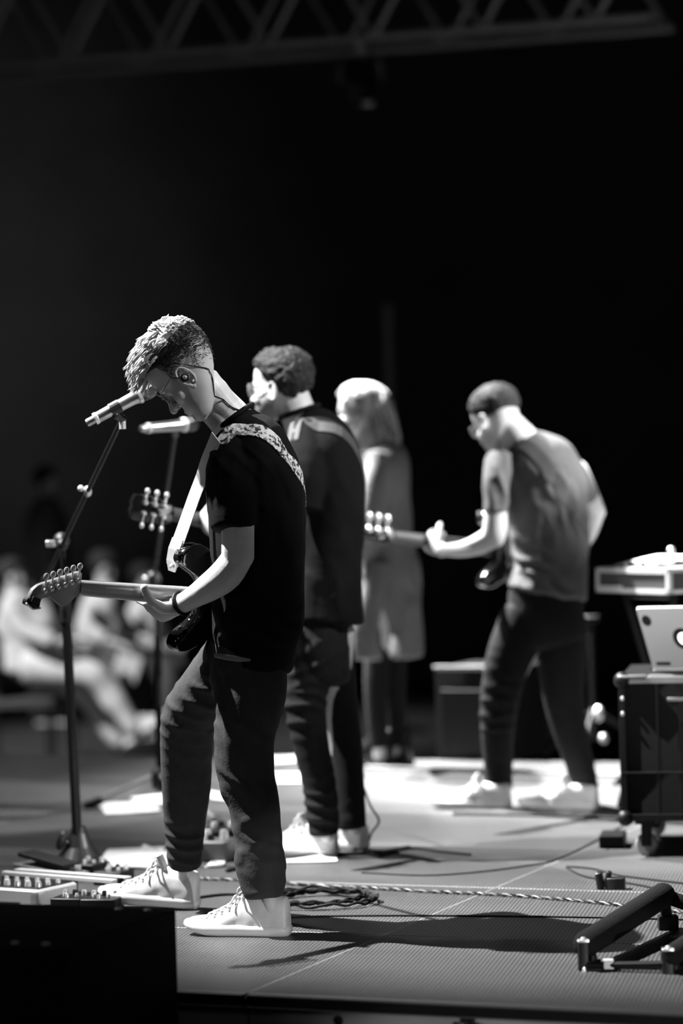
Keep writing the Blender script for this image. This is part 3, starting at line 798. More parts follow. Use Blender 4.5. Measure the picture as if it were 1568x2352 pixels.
# jeans
b = M()
ptube(b, [(570, 1470, 8.53, 84, .15), (568, 1560, 8.52, 86, .155), (560, 1620, 8.50, 70, .11)], n=28, ends=.3)
ptube(b, [(578, 1540, 8.47, 82, .10), (575, 1600, 8.46, 82, .10), (561, 1700, 8.45, 67, .088), (563, 1775, 8.45, 66, .082), (582, 1850, 8.44, 60, .076), (592, 1930, 8.43, 56, .070), (600, 2000, 8.42, 58, .070), (607, 2060, 8.41, 45, .062)], n=28, ends=.12)
ptube(b, [(548, 1500, 8.60, 78, .10), (486, 1570, 8.66, 66, .10), (438, 1640, 8.74, 64, .092), (428, 1720, 8.80, 60, .084), (427, 1800, 8.84, 58, .078), (424, 1880, 8.88, 50, .070), (424, 1940, 8.90, 44, .062), (424, 1985, 8.92, 40, .058)], n=28, ends=.12)
ptube(b, [(565, 1945, 8.42, 24, .05), (566, 1975, 8.42, 30, .055), (580, 1998, 8.42, 26, .05)], n=16, ends=.4)
me = remesh(b, .005, 4)
folds(me, [(W(450, 1620, 8.62), .16, UPV + RGT * .25, .034, .006), (W(430, 1740, 8.7), .10, UPV - RGT * .5, .05, .006), (W(420, 1950, 8.83), .09, UPV, .035, .006), (W(560, 1760, 8.36), .12, UPV + RGT * .9, .045, .009),
           (W(600, 1980, 8.35), .09, UPV + RGT * .3, .04, .009), (W(500, 1640, 8.4), .10, RGT + UPV * .2, .035, .004), (W(630, 1860, 8.4), .2, UPV - RGT * .3, .06, .004)], base=.0025, seed=3)
world_child(me, 'jeans', 'jeans', p1)
b = M()
for px_, py_, d_ in ((512, 1506, 8.39), (545, 1511, 8.375)):
    pass
b.tube([W(492, 1505, 8.43), W(515, 1509, 8.385), W(548, 1514, 8.37), (W(575, 1516, 8.365))], [.006, .008, .008, .004], 8, flat=.35); world_child(b, 'shirt_hem', 'grey', p1)
# hair
def line1(th):
    c = math.cos(th); return .070 + .008 * c
mm = cap_mesh(H1, s1, .009, line1, rough=.003, top=.006)
hair = world_child(remesh(mm, .004, 1), 'hair', 'hair', p1); tone(hair.data, np.full(len(hair.data.vertices), .5))
world_child(remesh(cap_mesh(H1, s1, .0045, lambda th: np.interp(math.cos(th), [-1, -.6, 0, .45, .7, 1], [.040, .040, .045, .056, .07, .08]), rough=.0016, k=160), .004, 1), 'side_hair', 'stubble', p1)
mm = M(); QS = 0
while QS < 2600:
    th = rng.uniform(-PI, PI); z = rng.uniform(-.035, .075); c_ = math.cos(th)
    if c_ > .30 + 3 * max(0, z - .03): continue
    if rng.uniform() > np.clip((z + .035 + (.0 if c_ > -.5 else .004)) / .075, 0, 1) ** 1.3 or (c_ > -.35 and z < .012): continue
    QS += 1; p = head_pt(z, th, .0015); n_ = (p - Vector((0, 0, .03))).normalized(); d_ = (n_ * .45 + Vector((rng.normal(0, .2), -.3 + rng.normal(0, .2), -.75))).normalized(); l_ = rng.uniform(.005, .010) * (.6 + 6 * max(z, 0))
    mm.tube([H1 @ (q * s1) for q in (p, p + d_ * l_ * .5 + n_ * .001, p + d_ * l_)], [.0008, .0007, .0002], 4, cap=False)
o = world_child(mm, 'clipped_hair', 'stubble', p1); o['kind'] = 'stuff'
mm = M(); tn = []
Q3 = H1.to_3x3()
for k in range(1700):
    th = rng.uniform(-PI, PI); t = rng.uniform(0, 1) ** .75; z = .068 + (.1219 - .068) * (1 - (1 - t) ** 2.0)
    p = head_pt(z, th, .005 + .006 * t); p.z += .012 * max(0, (z - .06) / .062)
    nrm = (p - Vector((0, .0, .045))).normalized()
    front = max(0, math.cos(th)) * 1.0
    sweep = Vector((rng.normal(0, .35), .85 + .5 * front, .05 - .25 * front)).normalized()
    if math.cos(th) < -.45: sweep = Vector((rng.normal(0, .4), -.1, -.3)) 
    ln = rng.uniform(.020, .040) * (1 + .35 * front) * (.5 if math.cos(th) < -.45 and t < .6 else 1)
    d0 = (nrm * .38 + sweep * .9).normalized(); d1 = (nrm * -.05 + sweep + Vector((rng.normal(0, .16), rng.normal(0, .16), rng.normal(0, .16)))).normalized()
    a0 = p; a1 = p + d0 * ln * .55; a2 = a1 + d1 * ln * .6
    r = rng.uniform(.0018, .0042); pts = [H1 @ (q * s1) for q in (a0, (a0 + a1) / 2 + nrm * .001, a1, (a1 + a2) / 2, a2)]
    n0 = len(mm.v); mm.tube(pts, [r, r * 1.1, r, r * .7, r * .15], 5); tn += [rng.uniform(.45, 1.5)] * (len(mm.v) - n0)
h2 = world_child(mm, 'hair_tufts', 'hair', hair if False else p1); tone(h2.data, tn); h2['kind'] = 'stuff'
glasses(p1, H1, s1, True, .024, .020, .0012)
# in-ear monitor and its wire
T1 = lambda p: H1 @ (Vector(p) * s1)
e = loc_empty('in_ear_monitor', T1((.085, .018, -.02)), p1)
def wch(m, name, material, par):
    me = m.mesh(name); fixn(me); me.transform(Matrix.Translation(-(par.location + (par.parent.location if par.parent else Vector((0, 0, 0)))))); return link(name, me, material, par)
wch(M().ball(T1((.086, .016, -.020)), (.009, .011, .012), rot=H1.to_3x3()), 'earpiece', 'black', e)
wch(M().ball(T1((.093, .014, -.020)), (.003, .006, .007), rot=H1.to_3x3()), 'faceplate', 'chrome', e)
wire = [T1((.090, .020, -.012)), T1((.090, .035, .006)), T1((.083, .030, .026)), T1((.084, .004, .026))]
wire += [W(470, 846, 8.38), W(490, 853, 8.38), W(505, 862, 8.39), W(516, 878, 8.40), W(520, 900, 8.42), W(524, 912, 8.43), W(535, 925, 8.44), W(552, 936, 8.46), W(562, 940, 8.47)]
bv = bvh_of([body1]); wp = smooth_path(wire, 6); wp2 = []
for i, q in enumerate(wp):
    s_, n_, _, dd = bv.find_nearest(q); wp2.append(s_ + n_ * .0025 if i > 14 else q)
wch(M().tube(wp2, .0014, 6), 'wire', 'black', e)
wp3 = []
for q in smooth_path([W(505, 862, 8.39), W(520, 872, 8.4), W(524, 893, 8.42), W(520, 910, 8.43), W(545, 938, 8.46)], 6):
    s_, n_, _, dd = bv.find_nearest(q); wp3.append(s_ + n_ * .0025)
wch(M().tube(wp3, .0013, 6), 'wire', 'black', e)
# wristband
wd = (W(408, 1389, 8.46) - W(445, 1371, 8.42)).normalized()
c0 = W(418, 1386, 8.45); u_ = wd.cross(FWD).normalized(); v_ = wd.cross(u_)
wch(M().tube([c0 + u_ * (.0335 * math.cos(2 * PI * k / 20)) + v_ * (.0335 * math.sin(2 * PI * k / 20)) for k in range(21)], .0055, 8, flat=.7), 'wristband', 'black', loc_empty('bracelet', c0, p1))
# shoes
hf = F(466, 2089); tf = F(238, 2058)
v = F(455, 2089) - F(260, 2076)
SH_yaw1 = math.atan2(-(-.955), .0)  # placeholder, set below
def yaw_of(dirv): return math.atan2(-dirv.x, dirv.y)
heelR = F(668, 2150); 
dn = Vector((-.94, .30, 0)).normalized()
shoe('shoe', p1, (heelR + dn * .02) - p1.location, yaw_of(dn), 0, .305, seed=1)
heelL = F(458, 2088)
df = Vector((-.97, .22, 0)).normalized()
shoe('shoe', p1, (heelL + df * .02) - p1.location + Vector((0, 0, .002)), yaw_of(df), .075, .305, seed=2)

# strap and guitar of person 1
bv1 = bvh_of([shirt1])
NUT1 = W(178, 1350, 8.24); JT = W(424, 1370, 8.53)
G1 = frame_dir(NUT1, NUT1 - JT, tilt=-8)
g1 = empty('electric_guitar', mtx=G1); tag(g1, 'black-bodied electric guitar with pale maple neck, held by the nearest man', 'guitar')
guitar(g1, 'solid')
m = M(); m.box((.160, -.052, -.004), (.050, .020, .022), Matrix.Rotation(.25, 3, 'Z'), .006)
m.box((.158, -.047, -.018), (.030, .026, .008), Matrix.Rotation(.25, 3, 'Z'), .003)
ct = build(m, 'clip_tuner', 'black', g1, True); ct['label'] = 'black clip-on tuner with shiny rim on the headstock tip'
build(M().tube([(.134, -.062, -.014), (.160, -.066, -.014), (.186, -.052, -.014)], .003, 8), 'tuner_rim', 'chrome', ct, True)
horn = G1 @ Vector((-.42 + .09, .135, -.02))
e = empty('guitar_strap', horn); tag(e, 'pale front and speckled back guitar strap over the nearest man\'s shoulder', 'strap')
hp = horn
front = smooth_path([W(396, 1298, 8.50), W(404, 1262, 8.49), W(424, 1205, 8.48), W(447, 1140, 8.465), W(463, 1098, 8.45), W(474, 1062, 8.43), W(486, 1032, 8.395), W(497, 1004, 8.36)], 5)
L, R_ = [], []
for i, q in enumerate(front):
    t = (front[min(i + 1, len(front) - 1)] - front[max(i - 1, 0)]).normalized(); s_ = t.cross(FWD * .8 + RGT * .6).normalized() * .021
    L.append(q - s_); R_.append(q + s_)
def emb(m, name, material, par): 
    me = m.mesh(name); fixn(me); me.transform(Matrix.Translation(-par.location)); return link(name, me, material, par, False)
emb(M().ribbon(L, R_, .003), 'webbing', 'strapw', e)
pts = [W(396, 1312, 8.495), W(397, 1290, 8.49), W(401, 1262, 8.485), W(410, 1238, 8.48)]
L, R_ = [], []
for w_, q in zip((.012, .021, .020, .020), pts):
    t = (pts[3] - pts[0]).normalized(); s_ = t.cross(FWD * .8 + RGT * .6).normalized() * w_; L.append(q - s_); R_.append(q + s_)
lt = emb(M().ribbon(L, R_, .005), 'leather_end', 'light', e)
emb(M().ball(W(395, 1301, 8.47), (.008, .008, .008)), 'strap_stud', 'chrome', e)
back = strap_over(bv1, [W(497, 1006, 8.36), W(512, 975, 8.37), W(540, 962, 8.37), W(575, 966, 8.36), W(612, 988, 8.37), W(645, 1022, 8.40), W(670, 1060, 8.43), W(690, 1105, 8.5), W(700, 1160, 8.60)], .05)
emb(back, 'shoulder_webbing', 'strapp', e)
# ================================================================== PERSON 2 (second guitarist)
def rig_person(loc, label, A, p, sc, origin, bodies, voxel, skin, scalp=.3, beard=1.0, hands=(), line=-.01, zb=-.035, shy=0.0):
    P = person(loc, label); S, Fv, U = face_axes(A, p, shy); H = frame(S, Fv, U, origin); b = M()
    head_mesh(b, H, sc, ear=False); ears(b, H, sc, Vector((0, .002, 0)))
    for q in bodies: ptube(b, q, ends=.7)
    for args in hands: hand(b, *args[0], **args[1])
    me = remesh(b, voxel, 3); skin_tones(me, H, sc, scalp=scalp, beard=beard, line=line, zbeard=zb)
    return P, H, world_child(me, 'body', skin, P)
def hmat(wr, kn, palm):
    y = (kn - wr).normalized(); z = -(palm - y * y.dot(palm)).normalized(); x = y.cross(z); m = Matrix.Identity(4)
    for i in range(3): m[i][0], m[i][1], m[i][2], m[i][3] = x[i], y[i], z[i], wr[i]
    return m
TH = [(.018, .015, .0), (.036, .036, -.006), (.056, .064, -.022), (.062, .088, -.040), (.064, .100, -.050)]
d2 = 10.15
L2 = F(745, 1958)
hm2 = hmat(W(500, 1225, 9.95), W(462, 1195, 10.02), Vector((-.2, .75, .5)))
hm2b = hmat(W(740, 1300, 10.35), W(700, 1330, 10.38), Vector((.1, -1, 0)))
S2, F2, U2 = face_axes(28, 0)
p2, H2, body2 = rig_person(L2, 'man in black shirt, spectacles and short curly hair, standing behind the nearest guitarist', 28, 0, 1.03,
    W(640, 893, d2 - .06) + FWD * .07 - F2 * .01, [
    [(668, 905, d2, 40, .056), (685, 950, d2, 42, .058), (715, 1010, d2, 52, .09)],
    [(740, 1030, d2, 70, .15), (748, 1200, d2, 66, .12), (742, 1400, d2, 60, .12)],
    [(705, 1085, d2 - .17, 30, .04), (665, 1180, d2 - .2, 32, .042), (635, 1270, d2 - .2, 28, .04)],
    [(635, 1265, d2 - .2, 28, .038), (580, 1260, d2 - .18, 24, .034), (498, 1226, 9.96, 15, .022)],
    [(760, 1060, d2 + .17, 34, .045), (775, 1200, d2 + .25, 30, .042), (770, 1290, d2 + .25, 26, .04)],
    [(770, 1290, d2 + .25, 26, .04), (738, 1302, d2 + .22, 15, .022)],
    [(720, 1450, d2, 50, .08), (700, 1650, d2 - .05, 34, .05), (742, 1850, d2 - .05, 20, .03), (750, 1925, d2 - .05, 14, .024)],
    [(765, 1450, d2, 50, .08), (770, 1650, d2 + .1, 34, .05), (808, 1840, d2 + .12, 20, .03), (816, 1910, d2 + .12, 14, .024)],
    ], .005, 'skin', scalp=.25, beard=.35, line=.0, zb=-.030,
    hands=[((hm2, [[60, 60, 40]] * 4, TH), {}), ((hm2b, [[25, 35, 25]] * 4, [(-a, b_, c) for a, b_, c in TH]), {})])
b = M()
ptube(b, [(690, 958, d2, 38, .07), (715, 985, d2, 62, .14), (735, 1020, d2, 80, .19), (748, 1075, d2, 86, .20), (756, 1160, d2, 80, .18), (752, 1280, d2, 80, .16), (748, 1380, d2, 86, .16), (745, 1425, d2, 92, .165)], n=30, ends=.12)
ptube(b, [(700, 992, d2 - .08, 44, .075), (700, 1080, d2 - .18, 50, .07), (690, 1170, d2 - .2, 44, .062)], ends=.1)
ptube(b, [(765, 1030, d2 + .12, 52, .08), (780, 1100, d2 + .2, 48, .07), (785, 1180, d2 + .25, 44, .062)], ends=.1)
me = remesh(b, .008, 6); folds(me, [(W(760, 1300, d2 - .1), .3, RGT + UPV * .2, .08, .008)], base=.004)
shirt2 = world_child(me, 'shirt', 'tee', p2)
b = M(); ct_ = W(688, 948, d2)
a1_ = (W(735, 938, d2) - W(655, 965, d2)).normalized() * .068
b.tube([ct_ + a1_ * math.cos(2 * PI * k / 24) + FWD * (.072 * math.sin(2 * PI * k / 24)) + UPV * .004 for k in range(25)], .009, 8); world_child(b, 'collar', 'tee', p2)
b = M()
ptube(b, [(738, 1385, d2, 66, .14), (732, 1500, d2, 72, .15), (735, 1560, d2, 70, .13)], n=26, ends=.3)
ptube(b, [(712, 1480, d2 - .04, 58, .09), (700, 1600, d2 - .06, 50, .082), (712, 1700, d2 - .06, 42, .072), (732, 1800, d2 - .05, 37, .066), (742, 1890, d2 - .05, 36, .060), (745, 1915, d2 - .05, 33, .058)], n=22, ends=.12)
ptube(b, [(762, 1480, d2 + .06, 50, .09), (778, 1600, d2 + .10, 42, .082), (792, 1700, d2 + .12, 40, .072), (802, 1800, d2 + .12, 37, .066), (806, 1880, d2 + .12, 34, .058), (808, 1900, d2 + .12, 32, .055)], n=22, ends=.12)
me = remesh(b, .006, 3); folds(me, [(W(690, 1640, d2 - .1), .12, UPV + RGT * .2, .04, .010), (W(735, 1860, d2 - .1), .12, UPV, .04, .010), (W(805, 1840, d2), .12, UPV, .04, .008), (W(715, 1520, d2 - .1), .12, UPV - RGT * .4, .05, .006)], base=.003, seed=8)
world_child(me, 'jeans', 'jeans2', p2)
def line2(th):
    c = math.cos(th); return .068 + .010 * c if c > .35 else (.02 if c > -.2 else -.03)
world_child(remesh(cap_mesh(H2, 1.03, .012, lambda th: np.interp(math.cos(th), [-1, -.3, .15, .45, 1], [-.045, -.02, .02, .062, .075]), rough=.010, k=75, top=.006), .004, 1), 'hair', 'hairdark', p2)
glasses(p2, H2, 1.03, False, .026, .020, .0018)
dn = Vector((-.96, .28, 0)).normalized()
shoe('shoe', p2, F(778, 1966) + dn * .02 - L2, yaw_of(dn), 0, .31, seed=3, high=.085)
dn = Vector((-.80, .60, 0)).normalized()
shoe('shoe', p2, F(842, 1952) + dn * .02 - L2, yaw_of(dn), 0, .31, seed=4, high=.085)
N2 = W(392, 1180, 9.92); J2 = W(600, 1222, 10.20)
G2 = frame_dir(N2, N2 - J2, tilt=-5)
g2 = empty('electric_guitar', mtx=G2); tag(g2, 'dark electric guitar with shiny tuners, held by the second man', 'guitar'); guitar(g2, 'semi', neckm='rosew')
e = empty('guitar_strap', W(700, 970, d2)); tag(e, 'dark guitar strap across the back of the second man', 'strap')
bv2 = bvh_of([shirt2]); emb(strap_over(bv2, [W(660, 1000, d2 - .2), W(690, 965, d2 - .12), W(728, 975, d2 - .15), W(770, 1015, d2 - .1), W(805, 1065, d2 - .05), W(828, 1120, d2), W(836, 1190, d2 + .08)], .05), 'webbing', 'strapg', e)

# ================================================================== PERSON 3 (singer in the pale coat)
d3 = 12.95; L3 = F(880, 1768)
H3o = W(828, 953, d3)
p3, H3, body3 = rig_person(L3, 'woman with blond hair, long pale coat and black boots, facing the crowd', 30, 0, 1.0, H3o, [
    [(840, 965, d3, 26, .05), (848, 1010, d3, 28, .055), (865, 1060, d3, 40, .10)],
    [(875, 1060, d3, 42, .12), (880, 1200, d3, 38, .11), (885, 1350, d3, 42, .12), (885, 1480, d3, 40, .12)],
    [(860, 1075, d3 - .17, 20, .045), (850, 1190, d3 - .2, 18, .04), (830, 1290, d3 - .15, 15, .035), (800, 1300, d3 - .1, 12, .025)],
    [(880, 1075, d3 + .17, 20, .045), (890, 1190, d3 + .2, 18, .04), (850, 1290, d3 + .2, 15, .035), (820, 1300, d3 + .2, 12, .025)],
    [(872, 1480, d3 - .04, 26, .06), (865, 1620, d3 - .06, 20, .05), (872, 1740, d3 - .06, 14, .035)],
    [(900, 1480, d3 + .06, 26, .06), (905, 1620, d3 + .08, 20, .05), (912, 1730, d3 + .08, 14, .035)]],
    .006, 'skin', scalp=.8, beard=1.0, hands=[((hmat(W(802, 1300, d3 - .1), W(775, 1285, d3 - .1), Vector((0, .5, 1))), [[20, 30, 20]] * 4, TH, .9), {}), ((hmat(W(822, 1300, d3 + .2), W(795, 1285, d3 + .2), Vector((0, .5, 1))), [[20, 30, 20]] * 4, [(-a, b_, c) for a, b_, c in TH], .9), {})])
b = M()
ptube(b, [(862, 1018, d3, 34, .09), (878, 1045, d3, 52, .17), (885, 1080, d3, 57, .19), (886, 1160, d3, 56, .165), (888, 1240, d3, 60, .16), (898, 1320, d3, 66, .18), (925, 1425, d3, 46, .19), (928, 1506, d3, 43, .20)], n=32, ends=.06)
ptube(b, [(868, 1050, d3 - .12, 32, .07), (858, 1120, d3 - .18, 30, .062), (848, 1200, d3 - .2, 27, .055), (832, 1280, d3 - .16, 25, .05)], ends=.1)
ptube(b, [(890, 1050, d3 + .12, 32, .07), (890, 1200, d3 + .22, 27, .055), (850, 1285, d3 + .22, 24, .05)], ends=.1)
me = remesh(b, .009, 6); folds(me, [(W(900, 1330, d3 - .1), .35, RGT, .11, .010)], base=.004)
world_child(me, 'coat', 'coat', p3)
b = M(); ptube(b, [(868, 1290, d3 - .18, 30, .02), (858, 1350, d3 - .21, 28, .022), (842, 1430, d3 - .24, 31, .024), (834, 1514, d3 - .27, 45, .026)], n=20, ends=.1)
me = remesh(b, .008, 3); folds(me, [(W(845, 1450, d3 - .25), .3, RGT + UPV * .2, .07, .010)], base=.004)
world_child(me, 'coat_front_flap', 'coat', p3)
b = M()
ptube(b, [(872, 1440, d3 - .04, 34, .075), (864, 1560, d3 - .06, 29, .066), (866, 1660, d3 - .06, 24, .056), (872, 1716, d3 - .06, 20, .05)], ends=.1)
ptube(b, [(902, 1440, d3 + .06, 34, .075), (904, 1560, d3 + .08, 29, .066), (908, 1660, d3 + .08, 24, .056), (912, 1712, d3 + .08, 20, .05)], ends=.1)
world_child(remesh(b, .008, 3), 'trousers', 'jeans2', p3)
for (hx_, hy_) in ((898, 1771), (940, 1766)):
    dn = Vector((-.93, .36, 0)).normalized(); o_ = F(hx_, hy_) + dn * .02
    e = empty('boot', mtx=Matrix.Translation(o_ - L3) @ Matrix.Rotation(yaw_of(dn), 4, 'Z')); e.parent = p3
    m = M()
    for y, w, h, zb in ():
        pass
    rings = []
    for y, w, h in ((-.03, .02, .10), (-.02, .036, .15), (.02, .040, .155), (.06, .038, .150), (.09, .038, .105), (.13, .042, .08), (.18, .044, .062), (.23, .038, .055), (.26, .022, .045), (.268, .010, .035)):
        rings.append([Vector((w * math.cos(a), y, .035 + (h * math.sin(a) if math.sin(a) > 0 else .008 * math.sin(a)))) for a in [2 * PI * k / 18 for k in range(18)]])
    m.loft(rings); build(m, 'upper', 'boot', e, True, 60)
    m = M(); m.prism([(.040, -.03), (.044, .05), (.048, .18), (.034, .25), (.0, .275), (-.034, .25), (-.046, .18), (-.040, .05), (-.038, -.03), (0, -.045)], .0, .038, None, bev=.004)
    build(m, 'sole', 'boot', e, True, 50)
# long blond hair
b = M()
ptube(b, [(842, 905, d3 + .02, 36, .07), (853, 925, d3 + .02, 44, .092), (864, 960, d3 + .02, 44, .10), (872, 1000, d3 + .02, 46, .105), (880, 1022, d3 + .02, 44, .10)], n=28, ends=.3)
capm = cap_mesh(H3, 1.0, .016, lambda th: np.interp(math.cos(th), [-1, -.2, .35, .6, 1], [-.07, -.06, .02, .062, .078]), rough=.003, top=.004)
o_ = len(b.v); b.v += capm.v; b.f += [[i + o_ for i in f] for f in capm.f]
me = remesh(b, .007, 3); co, nr = arrays(me)
ph = co @ np.array((1.0, .8, .12)) * 190 + 3 * snoise(co, 9); put(me, co + nr * (.0035 * np.sin(ph))[:, None])
tone(me, .75 + .35 * np.sin(ph * .5)); world_child(me, 'hair', 'blonde', p3)
mm = M(); tn = []
for k in range(260):
    x0 = rng.uniform(838, 905); dd = rng.uniform(-.11, .10); y0 = rng.uniform(900, 960)
    q = [W(840 + (x0 - 840) * .6, y0, d3 + dd * .8), W(x0, y0 + 45, d3 + dd), W(x0 + 8, 1000, d3 + dd), W(x0 + 12 + rng.normal(0, 4), rng.uniform(1015, 1034), d3 + dd)]
    n0 = len(mm.v); mm.tube(smooth_path(q, 3), rng.uniform(.002, .005), 5); tn += [rng.uniform(.5, 1.3)] * (len(mm.v) - n0)
hh = world_child(mm, 'hair_strands', 'blonde', p3); tone(hh.data, tn); hh['kind'] = 'stuff'

# ================================================================== PERSON 4 (bass player)
d4 = 11.45; L4 = F(1190, 1853)
hm4 = hmat(W(1012, 1262, 11.32), W(985, 1245, 11.38), Vector((-.3, .8, .3)))
hm4b = hmat(W(1330, 1260, 11.65), W(1300, 1290, 11.72), Vector((0, -1, .2)))
p4, H4, body4 = rig_person(L4, 'man in grey tee and white trainers, hunched over a bass, back to the lens', 50, 26, 1.03, W(1143, 966, d4), [
    [(1155, 965, d4, 34, .058), (1178, 990, d4, 38, .062), (1205, 1030, d4, 50, .10)],
    [(1225, 1040, d4, 60, .12), (1255, 1150, d4, 68, .12), (1265, 1280, d4, 62, .12), (1255, 1400, d4, 62, .12)],
    [(1148, 1095, d4 - .11, 20, .034), (1140, 1150, d4 - .13, 24, .040), (1136, 1215, d4 - .13, 28, .043), (1130, 1240, d4 - .12, 26, .04)],
    [(1140, 1225, d4 - .12, 26, .04), (1105, 1248, d4 - .12, 24, .036), (1060, 1262, d4 - .12, 18, .03), (1012, 1263, 11.32, 13, .021)],
    [(1320, 1080, d4 + .05, 30, .05), (1352, 1150, d4 + .06, 28, .043), (1368, 1180, d4 + .08, 24, .04)],
    [(1366, 1178, d4 + .08, 22, .04), (1350, 1225, d4 + .15, 20, .034), (1330, 1260, 11.65, 14, .022)],
    [(1225, 1430, d4, 44, .08), (1155, 1600, d4 - .03, 30, .05), (1146, 1720, d4, 24, .038), (1153, 1810, d4 + .02, 15, .025)],
    [(1285, 1430, d4, 44, .08), (1300, 1600, d4, 32, .05), (1332, 1740, d4, 24, .038), (1352, 1815, d4, 15, .025)]],
    .0055, 'skin', scalp=.35, beard=.7, line=.0,
    hands=[((hm4, [[55, 60, 40]] * 4, TH), {}), ((hm4b, [[25, 35, 25]] * 4, [(-a, b_, c) for a, b_, c in TH]), {})])
b = M()
ptube(b, [(1190, 1008, d4, 36, .07), (1205, 1030, d4, 66, .12), (1222, 1062, d4, 98, .15), (1240, 1110, d4, 104, .155), (1254, 1180, d4, 94, .15), (1262, 1250, d4, 88, .145), (1264, 1310, d4, 86, .145), (1256, 1362, d4, 94, .16)], n=32, ends=.12)
ptube(b, [(1150, 1060, d4 - .05, 38, .07), (1140, 1110, d4 - .11, 34, .062), (1137, 1180, d4 - .13, 30, .056)], ends=.1)
ptube(b, [(1285, 1060, d4 + .02, 42, .08), (1320, 1105, d4 + .04, 38, .07), (1346, 1150, d4 + .06, 32, .056)], ends=.1)
me = remesh(b, .007, 6); folds(me, [(W(1215, 1260, d4 - .12), .28, RGT + UPV * .45, .055, .010), (W(1200, 1340, d4 - .1), .2, UPV + RGT * .5, .06, .010), (W(1140, 1100, d4 - .2), .12, RGT, .05, .006), (W(1290, 1180, d4 - .1), .2, RGT - UPV * .1, .09, .006)], base=.004, seed=2)
shirt4 = world_child(me, 'shirt', 'greytee', p4)
b = M()
ptube(b, [(1256, 1345, d4, 84, .13), (1252, 1420, d4, 90, .14), (1258, 1470, d4, 92, .12)], n=26, ends=.3)
ptube(b, [(1212, 1420, d4 - .02, 62, .09), (1172, 1500, d4 - .04, 54, .085), (1150, 1590, d4 - .04, 46, .076), (1142, 1680, d4 - .01, 39, .068), (1144, 1760, d4 + .02, 33, .060), (1144, 1812, d4 + .02, 33, .058)], n=22, ends=.12)
ptube(b, [(1292, 1420, d4, 60, .09), (1290, 1500, d4, 56, .085), (1294, 1600, d4, 48, .076), (1312, 1690, d4, 38, .066), (1332, 1760, d4, 33, .060), (1340, 1816, d4, 34, .058)], n=22, ends=.12)
me = remesh(b, .006, 3); folds(me, [(W(1130, 1620, d4 - .1), .12, UPV, .04, .008), (W(1145, 1790, d4 - .1), .1, UPV, .04, .009), (W(1335, 1790, d4 - .1), .1, UPV, .04, .009)], base=.003, seed=5)
world_child(me, 'jeans', 'jeans2', p4)
world_child(remesh(cap_mesh(H4, 1.03, .009, lambda th: np.interp(math.cos(th), [-1, -.5, .1, .45, 1], [.005, -.005, .005, .055, .075]), rough=.006, k=90, top=.006), .005, 1), 'hair', 'hairdark', p4)
glasses(p4, H4, 1.03, False, .026, .020, .0018)
for hx_, hy_, v_, sd in ((1176, 1856, (-.97, .22, 0), 5), (1376, 1862, (-.93, .35, 0), 6)):
    dn = Vector(v_).normalized(); shoe('shoe', p4, F(hx_, hy_) + dn * .02 - L4, yaw_of(dn), 0, .31, seed=sd, high=.075)
N4 = W(900, 1232, 11.25); J4 = W(1135, 1262, 11.62)
G4 = frame_dir(N4, N4 - J4, tilt=0)
g4 = empty('bass_guitar', mtx=G4); tag(g4, 'black bass guitar with large tuners, held by the hunched man in the grey tee', 'guitar'); guitar(g4, 'solid', bass=True, neckm='rosew')
e = empty('guitar_strap', W(1200, 1010, d4)); tag(e, 'dark strap running diagonally over the grey tee of the hunched man', 'strap')
bv4 = bvh_of([shirt4]); emb(strap_over(bv4, [W(1165, 1030, d4 - .03), W(1185, 1010, d4 - .1), W(1215, 1018, d4 - .15), W(1255, 1060, d4 - .2), W(1300, 1125, d4 - .2), W(1335, 1190, d4 - .1), W(1350, 1240, d4 + .02)], .05), 'webbing', 'strapg', e)

